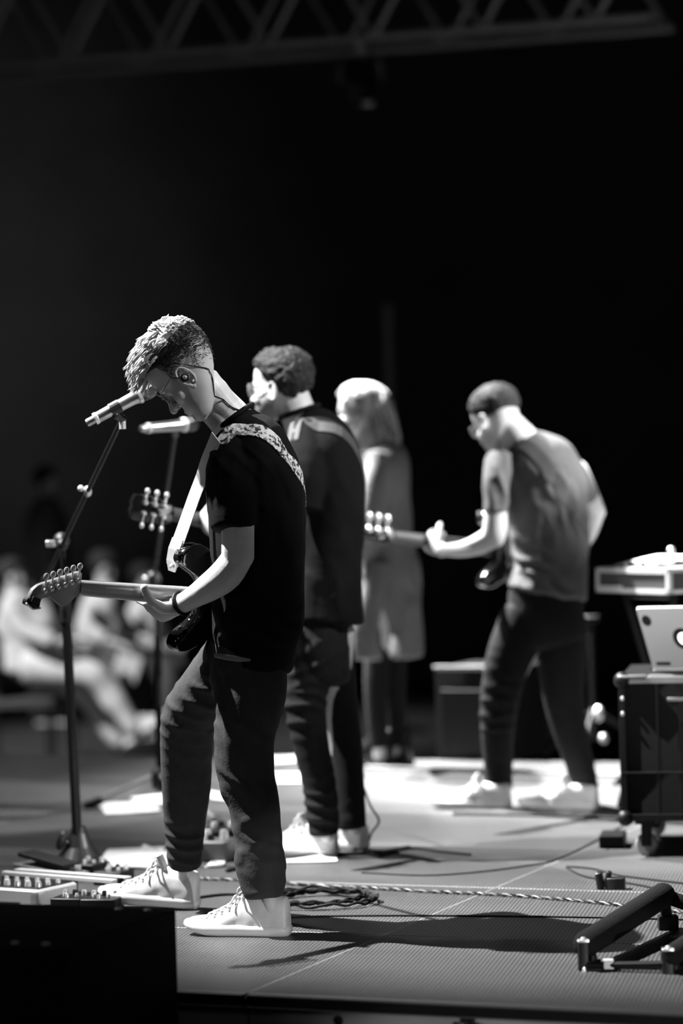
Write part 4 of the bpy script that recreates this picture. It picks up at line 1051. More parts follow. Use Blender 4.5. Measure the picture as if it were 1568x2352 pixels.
# ================================================================== seated listeners beyond the stage
def listener(label, dist, head, headR, A, p, torso, arms, legs, shoe_pts, top, trou, hairm='hairdark'):
    base = W(torso[-1][0], torso[-1][1], dist); base.z = GZ
    P = person(base, label); S, Fv, U = face_axes(A, p); H = frame(S, Fv, U, W(head[0], head[1], dist)); b = M()
    head_mesh(b, H, 1.0, ear=False); ears(b, H, 1.0, Vector((0, 0, 0)))
    ptube(b, [(head[0], head[1] + 12, dist, 16, .05), (torso[0][0], torso[0][1], dist, 18, .06)], ends=.6)
    ptube(b, [(x, y, dist, w * .8, .11) for x, y, w in torso], ends=.6)
    for a in arms:
        ptube(b, [(x, y, dist + dz, w * .7, .035) for x, y, w, dz in a], ends=.6)
        x, y, w, dz = a[-1]; x1, y1, _, dz1 = a[-2]; wr_ = W(x, y, dist + dz); di = (wr_ - W(x1, y1, dist + dz1)).normalized()
        hand(b, hmat(wr_, wr_ + di, Vector((0, -.3, -1))), [[15, 25, 20]] * 4, TH)
    for a in legs: ptube(b, [(x, y, dist + dz, w * .6, .045) for x, y, w, dz in a], ends=.6)
    me = remesh(b, .011, 2); tone(me, np.ones(len(me.vertices))); world_child(me, 'body', 'skin2', P)
    b = M(); ptube(b, [(x, y, dist, w, .15) for x, y, w in torso], n=24, ends=.3)
    for a in arms: ptube(b, [(x, y, dist + dz, w, .055) for x, y, w, dz in a[:-1]], ends=.3)
    me = remesh(b, .014, 4); folds(me, [], base=.012, bk=14); world_child(me, 'shirt', top, P)
    b = M()
    for a in legs: ptube(b, [(x, y, dist + dz, w, .075) for x, y, w, dz in a], ends=.3)
    me = remesh(b, .014, 4); folds(me, [], base=.010, bk=12); world_child(me, 'trousers', trou, P)
    world_child(remesh(cap_mesh(H, 1.0, .012, lambda th: np.interp(math.cos(th), [-1, -.2, .3, 1], [-.05, -.02, .04, .075]), rough=.004), .01, 1), 'hair', hairm, P)
    for (x, y, dz, v_, pit) in shoe_pts:
        dn = Vector(v_).normalized(); shoe('shoe', P, W(x, y, dist + dz) - base, yaw_of(dn), pit, .29, seed=9, laces=False, upper='cloth1')
    return P
def chair(px, py, dist, label):
    c = W(px, py, dist); c.z = GZ; e = empty('stacking_chair', c); tag(e, label, 'chair', 'chairs of the seated listeners')
    build(M().box((0, 0, .44), (.46, .46, .06), None, .02), 'seat', 'cloth3', e, True); build(M().box((-.20, 0, .72), (.05, .44, .42), Matrix.Rotation(-.15, 3, 'Y'), .02), 'backrest', 'cloth3', e, True)
    for sx in (-.19, .19):
        for sy in (-.19, .19): build(M().tube([(sx, sy, 0), (sx, sy, .42)], .012, 8), 'leg', 'blackm', e, True)
    return e
listener('listener in pale shirt and light trousers, reclining with legs stretched out', 20.0, (28, 1325), 1, 175, -10,
    [(28, 1372, 34), (48, 1410, 62), (70, 1460, 70), (60, 1505, 62), (50, 1540, 58)],
    [[(20, 1400, 20, -.2), (60, 1450, 20, -.25), (120, 1475, 19, -.28), (160, 1470, 12, -.28)], [(60, 1400, 20, .2), (110, 1440, 20, .25), (140, 1480, 18, .25), (165, 1500, 12, .2)]],
    [[(55, 1530, 40, -.1), (150, 1530, 40, -.15), (215, 1545, 34, -.18), (262, 1610, 28, -.16), (312, 1678, 20, -.15)], [(55, 1530, 40, .1), (140, 1560, 38, .1), (200, 1590, 34, .1), (235, 1650, 27, .1), (275, 1706, 20, .1)]],
    [(318, 1694, -.15, (1, -.2, 0), .55), (280, 1722, .1, (1, -.3, 0), .45)], 'cloth1', 'cloth2')
listener('listener in light top, sitting with a pale sheet of paper in hand', 21.2, (237, 1305), 1, 165, 10,
    [(238, 1350, 30), (236, 1390, 52), (232, 1440, 56), (225, 1490, 52)],
    [[(210, 1390, 18, -.2), (200, 1440, 18, -.25), (240, 1470, 17, -.3), (275, 1480, 11, -.32)], [(262, 1390, 18, .2), (290, 1440, 18, .2), (320, 1462, 16, .1), (345, 1470, 11, 0)]],
    [[(220, 1490, 34, -.1), (260, 1500, 32, -.3), (280, 1560, 26, -.4), (285, 1640, 22, -.4)], [(230, 1490, 34, .1), (300, 1500, 32, .1), (330, 1560, 26, .1), (330, 1640, 22, .1)]],
    [(280, 1700, -.4, (1, -.3, 0), .1), (328, 1700, .1, (1, -.3, 0), .1)], 'cloth1', 'cloth3')
listener('listener partly hidden by the pale strap, farthest along the seated row', 22.4, (330, 1330), 1, 170, 0,
    [(332, 1372, 26), (334, 1410, 44), (332, 1460, 48), (328, 1500, 46)],
    [[(310, 1410, 16, -.2), (300, 1450, 16, -.25), (335, 1478, 15, -.3), (360, 1480, 10, -.3)], [(352, 1410, 16, .2), (370, 1450, 16, .2), (385, 1470, 14, .1), (400, 1475, 10, 0)]],
    [[(325, 1505, 32, -.1), (370, 1510, 30, -.2), (385, 1570, 24, -.3), (388, 1650, 20, -.3)], [(335, 1505, 32, .1), (395, 1510, 30, .1), (415, 1570, 24, .1), (415, 1650, 20, .1)]],
    [(385, 1700, -.3, (1, -.3, 0), .1), (415, 1700, .1, (1, -.3, 0), .1)], 'cloth2', 'cloth3')
listener('dim standing figure in dark clothes behind the seated listeners', 23.5, (106, 1108), 1, 170, 0,
    [(106, 1148, 26), (106, 1190, 48), (106, 1260, 46), (106, 1340, 44), (106, 1400, 44)],
    [[(74, 1190, 15, -.1), (66, 1270, 14, -.1), (72, 1340, 12, -.2), (80, 1365, 9, -.2)], [(138, 1190, 15, .1), (146, 1270, 14, .1), (140, 1340, 12, .1), (132, 1365, 9, 0)]],
    [[(90, 1400, 26, 0), (88, 1520, 22, 0), (88, 1640, 18, 0)], [(122, 1400, 26, 0), (124, 1520, 22, 0), (124, 1640, 18, 0)]],
    [(88, 1690, 0, (1, -.3, 0), 0), (124, 1690, 0, (1, -.3, 0), 0)], 'cloth3', 'cloth3')
chair(50, 1600, 20.0, 'dark chair under the reclining listener in pale clothes')
chair(225, 1600, 21.2, 'dark chair under the listener holding paper')
chair(328, 1600, 22.4, 'dark chair under the farthest seated listener')
e = build(M().box((0, 0, 0), (.17, .012, .26), Matrix.Rotation(.3, 3, 'Z') @ Matrix.Rotation(.35, 3, 'Y')), 'sheet_of_paper', 'paper'); e.location = W(287, 1545, 20.75)
tag(e, 'pale sheet of paper hanging from the hand of a seated listener', 'paper')
# ================================================================== microphones and stands
def microphone(A, B, label, grip='blackm'):
    """A = tail, B = top of the grille"""
    ax = (B - A); Lm = ax.length; R = ax.to_track_quat('Z', 'Y').to_matrix(); k = Lm / .235
    e = empty('microphone', A); tag(e, label, 'microphone')
    r = lambda prof: [(a, z * k) for a, z in prof]
    build(M().lathe(r([(.0, .0), (.010, .001), (.012, .006), (.012, .03), (.0165, .04), (.0175, .10), (.019, .16), (.022, .172)]), (0, 0, 0), R), 'handle', grip, e, True)
    build(M().lathe(r([(.018, .028), (.0185, .036), (.0165, .04)]), (0, 0, 0), R), 'ring', 'chrome', e, True)
    build(M().lathe(r([(.0225, .172), (.0255, .176), (.0255, .184), (.0225, .186)]), (0, 0, 0), R), 'collar', 'chrome', e, True)
    build(M().lathe(r([(.0225, .186), (.0255, .196), (.0262, .210), (.024, .224), (.016, .233), (.0, .236)]), (0, 0, 0), R, 24), 'grille', 'grid', e, True)
    return e
Am, Bm = W(198, 973, 8.75), W(356, 888, 8.78)
microphone(Am, Bm, 'silver-handled vocal microphone tilted up at the face of the nearest man', 'alu')
def tube_child(pts, r, name, material, e, n=12, **k): return emb(M().tube(pts, r, n, **k), name, material, e)
# stand of the front microphone
base = F(183, 1996); piv = W(143, 1248, base.y); e = empty('microphone_stand', base); tag(e, 'black boom microphone stand with heavy tapered base left of the nearest man', 'microphone stand')
mid = W(151, 1395, base.y); low = W(178, 1935, base.y)
emb(M().lathe([(.0, 0), (.105, .0), (.108, .012), (.085, .03), (.050, .075), (.030, .12), (.022, .145), (.0, .146)], base, None, 28), 'base', 'blackplastic', e)
tube_child([low, mid], .0165, 'lower_tube', 'blackm', e); tube_child([mid, piv + Vector((0, 0, .02))], .0095, 'upper_tube', 'blackm', e)
emb(M().lathe([(.014, -.06), (.021, -.05), (.021, .03), (.013, .045)], mid), 'clutch', 'rubber', e)
t = emb(M().ball(mid + Vector((.0, -.022, -.0)), (.012, .012, .03)), 'clutch_grip', 'rubber', e)
clip = W(281, 962, 8.80); bend = W(105, 1330, base.y + .12); 
tube_child([clip, bend], .0075, 'boom_arm', 'blackm', e); emb(M().tube([bend, bend + (bend - clip).normalized() * .06], .013, 12, round_ends=True), 'counterweight', 'rubber', e)
pj = clip + (bend - clip) * ((piv.z - clip.z) / (bend.z - clip.z))
emb(M().ball(piv + Vector((0, -.02, .01)), (.028, .03, .028)), 'swivel_joint', 'blackplastic', e)
emb(M().ball(pj, (.02, .02, .02)), 'boom_collar', 'blackplastic', e)
emb(M().box(piv + Vector((-.035, -.04, .0)), (.03, .008, .022), None, .003).tube([piv + Vector((-.03, -.04, 0)), piv + Vector((0, -.03, 0))], .006, 8), 'wing_nut', 'chrome', e)
cg = clip + (bend - clip) * .42
emb(M().ball(cg + Vector((-.02, -.01, .01)), (.010, .012, .010)).ball(cg, (.013, .013, .018)), 'cable_clip', 'chrome', e)
emb(M().tube([clip + Vector((0, 0, -.03)), clip + Vector((0, 0, .005))], .010, 10), 'thread_adapter', 'chrome', e)
mcx = Am + (Bm - Am) * .42
tube_child([clip, mcx + Vector((0, 0, -.02))], .012, 'clip_neck', 'blackplastic', e, round_ends=True)
ax = (Bm - Am).normalized(); emb(M().tube([mcx - ax * .016, mcx + ax * .016], .0205, 16), 'microphone_clip', 'blackplastic', e)
kn = base + Vector((-.055, -.03, .10)); emb(M().ball(kn, (.016, .012, .034), rot=Matrix.Rotation(.4, 3, 'Y')).tube([kn, kn + Vector((.045, .02, -.02))], .006, 8), 'base_knob', 'blackplastic', e)
# second microphone and tripod stand
A2, B2 = W(322, 985, 10.1), W(452, 973, 10.25)
microphone(A2, B2, 'blurred silver vocal microphone held level in front of the second man', 'alu')
hub = Vector(W(367, 1790, 11.7)); base = Vector((hub.x, hub.y, 0)); e = empty('microphone_stand', base); tag(e, 'tripod microphone stand with boom behind the nearest guitarist\'s knees', 'microphone stand')
pv = W(352, 1330, 11.7)
tube_child([hub + Vector((0, 0, -.05)), W(362, 1460, 11.7)], .015, 'lower_tube', 'blackm', e); tube_child([W(362, 1460, 11.7), pv], .010, 'upper_tube', 'blackm', e)
emb(M().ball(pv, (.03, .03, .03)), 'swivel_joint', 'blackplastic', e)
c2 = W(402, 998, 10.25); b2 = pv + (pv - c2).normalized() * .12
tube_child([c2, b2], .0085, 'boom_arm', 'blackm', e); tube_child([c2, W(398, 984, 10.2)], .014, 'microphone_clip', 'blackplastic', e, round_ends=True)
emb(M().ball(pv + Vector((-.03, -.03, 0)), .012), 'wing_nut', 'chrome', e)
for ft in (F(205, 1848, .015), F(505, 1892, .015), F(430, 1768, .015)):
    lg = tube_child([hub + Vector((0, 0, .02)), ft], .011, 'leg', 'grey', e)
    d_ = (ft - hub).normalized(); f_ = M().tube([ft - d_ * .05, ft + d_ * .01], .018, 10, round_ends=True).mesh('rubber_foot'); fixn(f_); f_.transform(Matrix.Translation(-base)); link('rubber_foot', f_, 'rubber', lg)
emb(M().lathe([(.03, -.04), (.034, -.03), (.034, .03), (.02, .05)], hub), 'hub', 'blackplastic', e)

# ================================================================== foreground speaker box
ztop = .229
c_far = W(405, 2088, 7.40); cx = c_far - ED * .80 - SD * .42 * 0
bxD, bxW = .60, .95; ctr = c_far - ED * bxW / 2 - SD * bxD / 2; hh_ = ctr.z - GZ
e = empty('speaker_cabinet', (ctr.x, ctr.y, GZ)); e.rotation_euler = (0, 0, -ANG)
tag(e, 'large black speaker cabinet in the bottom corner in front of the stage', 'speaker')
build(M().box((0, 0, hh_ / 2), (bxW, bxD, hh_), None, .006), 'cabinet', 'vinyl', e, True)
hx = [(.085 * math.cos(a) * .9, .06 * math.sin(a)) for a in [PI / 8 + PI / 4 * k for k in range(8)]]
build(M().prism([(x - .09, y + .05) for x, y in hx], hh_, hh_ + .003, None, bev=.001), 'mounting_plate', 'blackplastic', e)
build(M().lathe([(.018, hh_ + .002), (.018, hh_ + .006), (.012, hh_ + .007), (.0, hh_ + .004)], (-.085, .05, 0)), 'pole_socket', 'blackm', e, True)
for x in (-.40, .33, .41):
    for y in (-.27, .27):
        build(M().ball((x, y, hh_), (.011, .011, .004)), 'screw', 'chrome', e, True)
build(M().box((0, -bxD / 2 - .002, hh_ - .003), (bxW - .01, .004, .006)), 'front_lip', 'blackm', e)
build(M().box((-.05, bxD / 2 - .004, hh_ + .002), (.18, .008, .004)), 'edge_strip', 'alu', e)

# ================================================================== pedals on the floor
def knob(e, x, y, z, r=.009, h=.014, m_='light', nm='knob'):
    return build(M().lathe([(r, 0), (r, h * .5), (r * .8, h), (0, h + .0005)], (x, y, z), None, 12), nm, m_, e, True)
def place(name, px, py, label, cat, yaw=0.0, group=None, z=0):
    p = F(px, py); e = empty(name, (p.x, p.y, z)); e.rotation_euler = (0, 0, yaw); tag(e, label, cat, group); return e
e = place('effects_tray', 55, 2072, 'pale-rimmed effects unit with rows of knobs at the left edge', 'effects pedal', -.55)
build(M().box((0, 0, .028), (.27, .20, .056), None, .012), 'casing', 'light', e, True)
build(M().box((0, 0, .057), (.245, .175, .004), None, .002), 'control_plate', 'black', e, True)
for r_ in range(3):
    for c_ in range(6):
        knob(e, -.10 + c_ * .04, -.055 + r_ * .05, .058, .0075 if r_ else .010, .012 if r_ else .018, 'chrome' if (r_ + c_) % 2 else 'light')
# flat board with light rails
e = place('pedal_board', 160, 2050, 'flat pedalboard with two pale rails under the toe of the front shoe', 'pedalboard', -.62)
for y, w_, m_ in ((-.05, .022, 'light'), (-.022, .03, 'rubber'), (.012, .035, 'light')):
    build(M().box((0, y, .055), (.46, w_, .012), None, .002), 'rail', m_, e)
for x in (-.21, 0, .21): build(M().box((x, -.02, .025), (.02, .10, .05), None, .002), 'support', 'black', e)
e = place('volume_pedal', 118, 2022, 'dark rocker pedal beside the tapered stand base', 'effects pedal', -.62)
build(M().prism([(-.12, 0), (.12, 0), (.12, .03), (-.12, .055)], -.05, .05, Matrix.Rotation(PI / 2, 3, 'X'), (0, 0, .0), bev=.003), 'casing', 'grey', e)
build(M().box((-.01, 0, .068), (.20, .080, .014), Matrix.Rotation(.16, 3, 'Y'), .004), 'treadle', 'rubber', e, True)
for x in (.10, .085): knob(e, x, .02, .04, .008, .012, 'chrome')
for k, (px_, py_, w_, lb) in enumerate(((208, 2012, .09, 'small knobbed pedal next to the rocker pedal'), (262, 2030, .10, 'small knobbed pedal just beyond the toe of the front shoe'), (165, 2092, .10, 'small dark knobbed pedal beside the pale-rimmed unit'), (235, 2094, .11, 'small dark knobbed pedal below the toe of the front shoe'))):
    e = place('effects_pedal', px_, py_, lb, 'effects pedal', -.5 + .1 * k)
    build(M().box((0, 0, .022), (w_, .10, .044), None, .005), 'casing', 'black', e, True)
    for a in range(3):
        knob(e, -w_ * .3 + a * w_ * .3, .028, .044, .008, .016, 'blackplastic' if a % 2 else 'chrome'); 
    for a in range(2): knob(e, -w_ * .2 + a * w_ * .4, -.005, .044, .006, .010, 'light')
    knob(e, 0, -.033, .044, .006, .012, 'chrome', 'footswitch')
e = place('effects_pedal', 492, 1975, 'grey rounded pedal with knobs between the legs of the nearest man', 'effects pedal', -.3)
build(M().box((0, 0, .035), (.13, .12, .07), None, .012), 'casing', 'kbgrey', e, True); knob(e, -.03, .02, .07, .014, .03); knob(e, .03, .02, .07, .014, .03, 'chrome'); knob(e, 0, -.03, .07, .012, .02, 'black')
e = place('effects_pedal', 516, 1962, 'dark pedal tucked behind the near knee of the nearest man', 'effects pedal', .2)
build(M().box((0, 0, .045), (.12, .14, .09), None, .008), 'casing', 'black', e, True); knob(e, -.03, .02, .09, .012, .02); knob(e, .03, .02, .09, .012, .02)

# ================================================================== paper and flat white patches on the floor
def sheet(corners, label, group=None):
    pts = [F(x, y, .004) for x, y in corners]; c = sum(pts, Vector()) / len(pts); c.z = 0
    m = M(); n = 7; rings = []
    a, b_, c_, d_ = pts
    for i in range(n):
        t = i / (n - 1); ring = []
        for j in range(n):
            s_ = j / (n - 1); p = (a * (1 - s_) + b_ * s_) * (1 - t) + (d_ * (1 - s_) + c_ * s_) * t
            z = .004 + .010 * max(0, noise.noise(Vector((p.x * 6, p.y * 6, len(corners) + a.x)))) ; ring.append(Vector((p.x, p.y, z)))
        rings.append([q for q in ring])
    vs = [q - c for r in rings for q in r]; vs2 = [q - Vector((0, 0, .0015)) for q in vs]
    fs = [[i * n + j, i * n + j + 1, (i + 1) * n + j + 1, (i + 1) * n + j] for i in range(n - 1) for j in range(n - 1)]
    m.add(vs, fs); o0 = len(vs); m.add(vs2, [list(reversed(f)) for f in fs])
    o = build(m, 'sheet_of_paper', 'paper', None, True, 80); o.location = c; tag(o, label, 'paper', group); return o
sheet([(218, 1990), (248, 1950), (380, 1944), (345, 1994)], 'white sheet lying flat behind the tapered stand base')
sheet([(300, 1972), (330, 1940), (400, 1960), (385, 1990)], 'white sheet partly under the laces of the front shoe')
sheet([(242, 1869), (226, 1848), (340, 1838), (370, 1862)], 'white sheet beside the tripod leg of the second stand')
sheet([(318, 1846), (300, 1832), (385, 1824), (400, 1845)], 'white sheet overlapping behind the sheet by the tripod leg')
sheet([(468, 1992), (490, 1974), (520, 1970), (512, 1988)], 'white sheet between the ankles of the nearest man')
sheet([(625, 1797), (622, 1776), (695, 1776), (700, 1797)], 'bright white sheet to the left of the second man\'s calves')  # plain white patch laid flat on the deck
sheet([(622, 1752), (620, 1738), (684, 1736), (690, 1748)], 'pale patch at the rear stage edge behind the bright patch')  # plain pale patch laid flat near the rear edge
sheet([(484, 1835), (482, 1822), (512, 1824), (520, 1838)], 'white sheet seen between the knees of the nearest man')
sheet([(655, 1980), (658, 1968), (770, 1966), (775, 1978)], 'white sheet under the front shoe of the second man')

# ================================================================== cables and one shadow line on the floor
def cable(pts, r, label, material='rubber', z=None, name='cable', cat='cable', world_pts=False):
    P = pts if world_pts else [F(x, y, z if z is not None else r) for x, y in pts]
    c = Vector((P[0].x, P[0].y, 0)); Q = smooth_path(P, 6); m = M().tube([q - c for q in Q], r, 6, round_ends=False)
    o = build(m, name, material, None, True); o.location = c; tag(o, label, cat); return o
# black and white twisted cord
pts = [(455, 2018), (560, 2022), (700, 2032), (860, 2040), (1000, 2048), (1150, 2055), (1300, 2066), (1440, 2080), (1580, 2096)]
Q = smooth_path([F(x, y, .006) for x, y in pts], 60); c = Vector((Q[0].x, Q[0].y, 0))
e = empty('twisted_cord', c); tag(e, 'black and white twisted cord stretched across the stage floor', 'cord')
for ph, mm_, nm in ((0, 'black', 'dark_strand'), (PI, 'grey', 'pale_strand')):
    m = M(); pp = []
    for i, q in enumerate(Q):
        a = i * .55 + ph + 1.5 * math.sin(i * .07); pp.append(q - c + Vector((0, .0032 * math.cos(a), .0024 * math.sin(a))))
    m.tube(pp, .0027, 5); build(m, nm, mm_, e, True)
# coil
cc_ = F(735, 2074); pts = []
for k in range(130):
    a = k * .22; r_ = .16 + .012 * math.sin(k * .37) + .010 * math.sin(k * .11); pts.append(Vector((cc_.x + r_ * math.cos(a) + .02 * math.sin(k * .05), cc_.y + .9 * r_ * math.sin(a), .006 + .007 * ((k * 7) % 5) / 2.5 + .0001 * k)))
cable(pts, .0042, 'black cable coiled on the floor beside the near shoe', world_pts=True)
cable([(450, 2062), (520, 2054), (600, 2056), (700, 2052)], .0045, 'black cable running from the coil behind the shoe heels')
cable([(520, 2000), (640, 1975), (760, 1962), (860, 1958), (940, 1945)], .006, 'thick dark cable past the shoes of the second man')
cable([(800, 1945), (870, 1965), (940, 1948), (1010, 1955), (1080, 1962)], .005, 'dark cable looping right of the second man\'s shoes')
cable([(600, 2110), (760, 2104), (1000, 2103), (1300, 2106), (1575, 2112)], .0028, 'thin dark cable lying straight across the deck')
cable([(830, 2004), (1000, 2010), (1200, 1990), (1300, 1965), (1440, 1890)], .0025, 'thin dark cable curving up to the black road case', z=.003)
P_ = [W(832, 1800, 10.3), W(850, 1850, 10.3), W(870, 1885, 10.3), W(852, 1915, 10.3), F(845, 1945, .006)]
cable(P_, .004, 'thin cable hanging in a loop behind the second man\'s calf', world_pts=True)
cable([(1300, 1990), (1360, 1995), (1420, 2010), (1480, 2018), (1580, 2030)], .0035, 'thin looping lead behind the small black adapter')
cable([(1300, 1992), (1340, 2012), (1400, 2022), (1480, 2035), (1580, 2060)], .0035, 'thin looping lead in front of the other adapter lead')
cable([(1040, 1868), (1150, 1870), (1300, 1874), (1430, 1880)], .006, 'dark strip standing in for the bass neck shadow below the white trainers')  # dark tube laid on the deck as the bass neck's cast shadow
# cable ramp at the rear
a, b_ = F(836, 1780), F(1440, 1799); dv = (b_ - a); dvn = dv.normalized(); nv = Vector((-dvn.y, dvn.x, 0))
e = empty('cable_ramp', a); e.rotation_euler = (0, 0, math.atan2(dvn.y, dvn.x)); tag(e, 'low black rubber cable ramp along the rear of the stage', 'cable ramp')
w0 = .30
Lr = dv.length
m = M(); m.prism([(-w0 / 2, 0), (w0 / 2, 0), (w0 * .3, .035), (-w0 * .3, .035)], 0, Lr, Matrix(((0, 0, 1), (1, 0, 0), (0, 1, 0))), (0, 0, 0)); build(m, 'ramp', 'rubber', e)
build(M().box((Lr / 2, 0, .037), (Lr - .02, .05, .004)), 'lid', 'grey', e)

# ================================================================== right side: road case, laptop, keyboard, rack
d5 = 1.3 * FPX / (1968 - 1068.0)
cb = F(1452, 1968)
ct = W(1428, 1556, cb.y + .0); H5 = ct.z
e = empty('road_case', (cb.x - .03, cb.y, 0)); e.rotation_euler = (0, 0, -.16); tag(e, 'black road case on casters under the silver laptop', 'road case')
Wc, Dc = .95, .62; zb = .12
build(M().box((Wc / 2, Dc / 2, (zb + H5) / 2), (Wc, Dc, H5 - zb), None, .004), 'shell', 'vinyl', e, True)
for x in (.0, .115, .19): build(M().box((x + .008, -.004, (zb + H5) / 2), (.022 if x == 0 else .012, .012, H5 - zb - .03), None, .002), 'corner_extrusion' if x == 0 else 'upright_trim', 'blackm', e)
for z in (zb + .012, H5 - .010, zb + .16): build(M().box((Wc / 2, -.005, z), (Wc, .014, .022 if z != zb + .16 else .006), None, .002), 'edge_extrusion', 'blackm' if z < .5 else 'grey', e)
for (x, z) in ((0.01, H5 - .01), (.01, zb + .01)):
    build(M().ball((x, 0, z), (.028, .028, .028)), 'ball_corner', 'blackm', e, True)
build(M().box((.045, -.003, H5 + .003), (.09, .05, .008), None, .003), 'corner_plate', 'alu', e, True)
build(M().box((.20, -.011, H5 - .075), (.085, .008, .012), None, .003), 'latch', 'alu', e, True)
for z in (H5 - .07, H5 - .12): build(M().ball((.01, -.012, z), (.006, .004, .008)), 'rivet', 'chrome', e, True)
for x in (.075, Wc - .08):
    for y in (.06, Dc - .06):
        cst = build(M().box((x, y, zb - .01), (.07, .06, .012)).box((x, y - .024, zb - .052), (.034, .004, .074)).box((x, y + .024, zb - .052), (.034, .004, .074)), 'caster', 'blackm', e)
        build(M().lathe([(.0, -.018), (.033, -.018), (.037, -.010), (.037, .010), (.033, .018), (.0, .018)], (x, y, .037), Matrix.Rotation(PI / 2, 3, 'X'), 24), 'wheel', 'grey', cst, True)
build(M().box((-.055, .30, .022), (.085, .16, .044), None, .006), 'side_step', 'black', e)['label'] = 'low black block beside the case'
# things on the case
lo = Vector(W(1500, 1548, cb.y + .14))
e = empty('laptop', (0, 0, 0)); 
tl, bl = W(1460, 1394, cb.y + .10), W(1500, 1534, cb.y + .24)
UL = (tl - bl); Lx = Vector((1, -.16, 0)).normalized(); UL = UL - Lx * 0; hL = UL.length
LW = .32; nL = Lx.cross(UL).normalized()
m = M(); 
def lidpt(u, v, w_): return bl + Lx * u * LW + UL * v + nL * w_
def lidbox(mm, u0, u1, v0, v1, w0_, w1_):
    vs = [lidpt(u, v, w_) - bl for w_ in (w0_, w1_) for u, v in ((u0, v0), (u1, v0), (u1, v1), (u0, v1))]
    return mm.add(vs, [[3, 2, 1, 0], [4, 5, 6, 7], [0, 1, 5, 4], [1, 2, 6, 5], [2, 3, 7, 6], [3, 0, 4, 7]])
e.location = bl; tag(e, 'open silver laptop with stickers and glowing emblem on the road case', 'laptop')
m = M(); rr = .035; pl_ = []
for cu, cv, a0 in ((1 - rr, 1 - rr * 1.5, 0), (rr, 1 - rr * 1.5, 90), (rr, rr * 1.5, 180), (1 - rr, rr * 1.5, 270)):
    for a in (0, 30, 60, 90): t_ = math.radians(a0 + a); pl_.append((cu + rr * math.cos(t_), cv + rr * 1.5 * math.sin(t_)))
m.loft([[lidpt(u, v, 0) - bl for u, v in pl_], [lidpt(u, v, .008) - bl for u, v in pl_]]); lid = build(m, 'lid', 'laptop', e)
sgn = -1 if nL.y > 0 else 1; face = -.0006 if nL.y > 0 else .0086
def disc(cu, cv, ru, rv, name, mt, k=1.0, n=24, lab=None, w_=None):
    w2 = (w_ if w_ is not None else face); m = M(); ps = [(cu + ru * math.cos(2 * PI * i / n), cv + rv * math.sin(2 * PI * i / n)) for i in range(n)]
    m.loft([[lidpt(u, v, w2) - bl for u, v in ps], [lidpt(u, v, w2 + .0006 * (1 if face > 0 else -1)) - bl for u, v in ps]]); o = build(m, name, mt, lid)
    if lab: o['label'] = lab
disc(.075, .80, .048, .085, 'round_sticker', 'sticker', lab='dark oval sticker')
m = M(); lidbox(m, .05, .20, .07, .12, face, face + (.0006 if face > 0 else -.0006)); build(m, 'label_strip', 'sticker', lid)['label'] = 'small dark label strip'
disc(.40, .50, .10, .17, 'emblem_ring', 'sticker', lab='dark irregular ring around the emblem'); disc(.41, .50, .06, .10, 'emblem', 'glow', lab='glowing round emblem', w_=face + (.0008 if face > 0 else -.0008))
m = M(); bq = bl + Vector((0, 0, -.012)); ctrb = Lx * LW / 2 + Vector((.16 * .12, .12, -.004)); m.box(ctrb, (LW, .23, .014), Matrix.Rotation(-.16, 3, 'Z'), .003); build(m, 'keyboard_base', 'laptop', e)
zt = bl.z - .012
e = empty('laptop_stand', (bl.x, bl.y, H5)); tag(e, 'low black riser between the silver laptop and the road case', 'stand')
for dx in (.03, .28): build(M().tube([(dx, .02, 0), (dx, .02, max(.02, zt - H5 - .002))], .009, 8).tube([(dx, .20, 0), (dx, .17, max(.02, zt - H5 - .04))], .009, 8), 'foot', 'blackm', e)
build(M().box((.155, .11, max(.01, zt - H5 - .004)), (.30, .20, .004), Matrix.Rotation(-.16, 3, 'Z')), 'plate', 'black', e)
o = cable([W(1478, 1562, cb.y + .02) , W(1492, 1553, cb.y + .03), W(1510, 1552, cb.y + .03), W(1545, 1553, cb.y + .03), W(1560, 1560, cb.y + .03)], .004, 'short lead lying on top of the black road case', 'grey', world_pts=True)
# small power adapter and its clip
e = place('power_adapter', 1400, 2042, 'small black two-part adapter lying alone on the lit deck', 'adapter', -.2)
build(M().box((.020, 0, .018), (.055, .04, .036), None, .005), 'block', 'blackplastic', e, True)
build(M().box((-.030, 0, .026), (.022, .04, .052), Matrix.Rotation(-.12, 3, 'Y'), .006), 'plug', 'blackplastic', e, True)
build(M().box((-.006, 0, .030), (.016, .036, .050), Matrix.Rotation(.25, 3, 'Y'), .005), 'plug', 'blackplastic', e, True)
# keyboard on its stand
dk = 10.9
kA, kB = W(1368, 1360, dk + .35), W(1535, 1358, dk)      # end panel, lower edge
e = empty('stage_keyboard', kA); tag(e, 'pale stage keyboard with framed grey end panel above the laptop', 'keyboard')
ex = (kB - kA); ex.z = 0; kw = ex.length; ex.normalize(); ey = Vector((.80, .60, 0)); ez = Vector((0, 0, 1)); kh = .092
def kbox(mm, x0, x1, y0, y1, z0, z1):
    vs = [ex * x + ey * y + ez * z for z in (z0, z1) for x, y in ((x0, y0), (x1, y0), (x1, y1), (x0, y1))]
    return mm.add(vs, [[3, 2, 1, 0], [4, 5, 6, 7], [0, 1, 5, 4], [1, 2, 6, 5], [2, 3, 7, 6], [3, 0, 4, 7]])
build(kbox(M(), .004, kw - .004, .006, .9, .006, kh - .006), 'case', 'kbgrey', e)
for q in ((0, kw, 0, .02, 0, .016), (0, kw, 0, .02, kh - .018, kh), (0, .015, 0, .02, 0, kh), (kw - .015, kw, 0, .02, 0, kh)): build(kbox(M(), *q), 'end_frame', 'kbwhite', e)
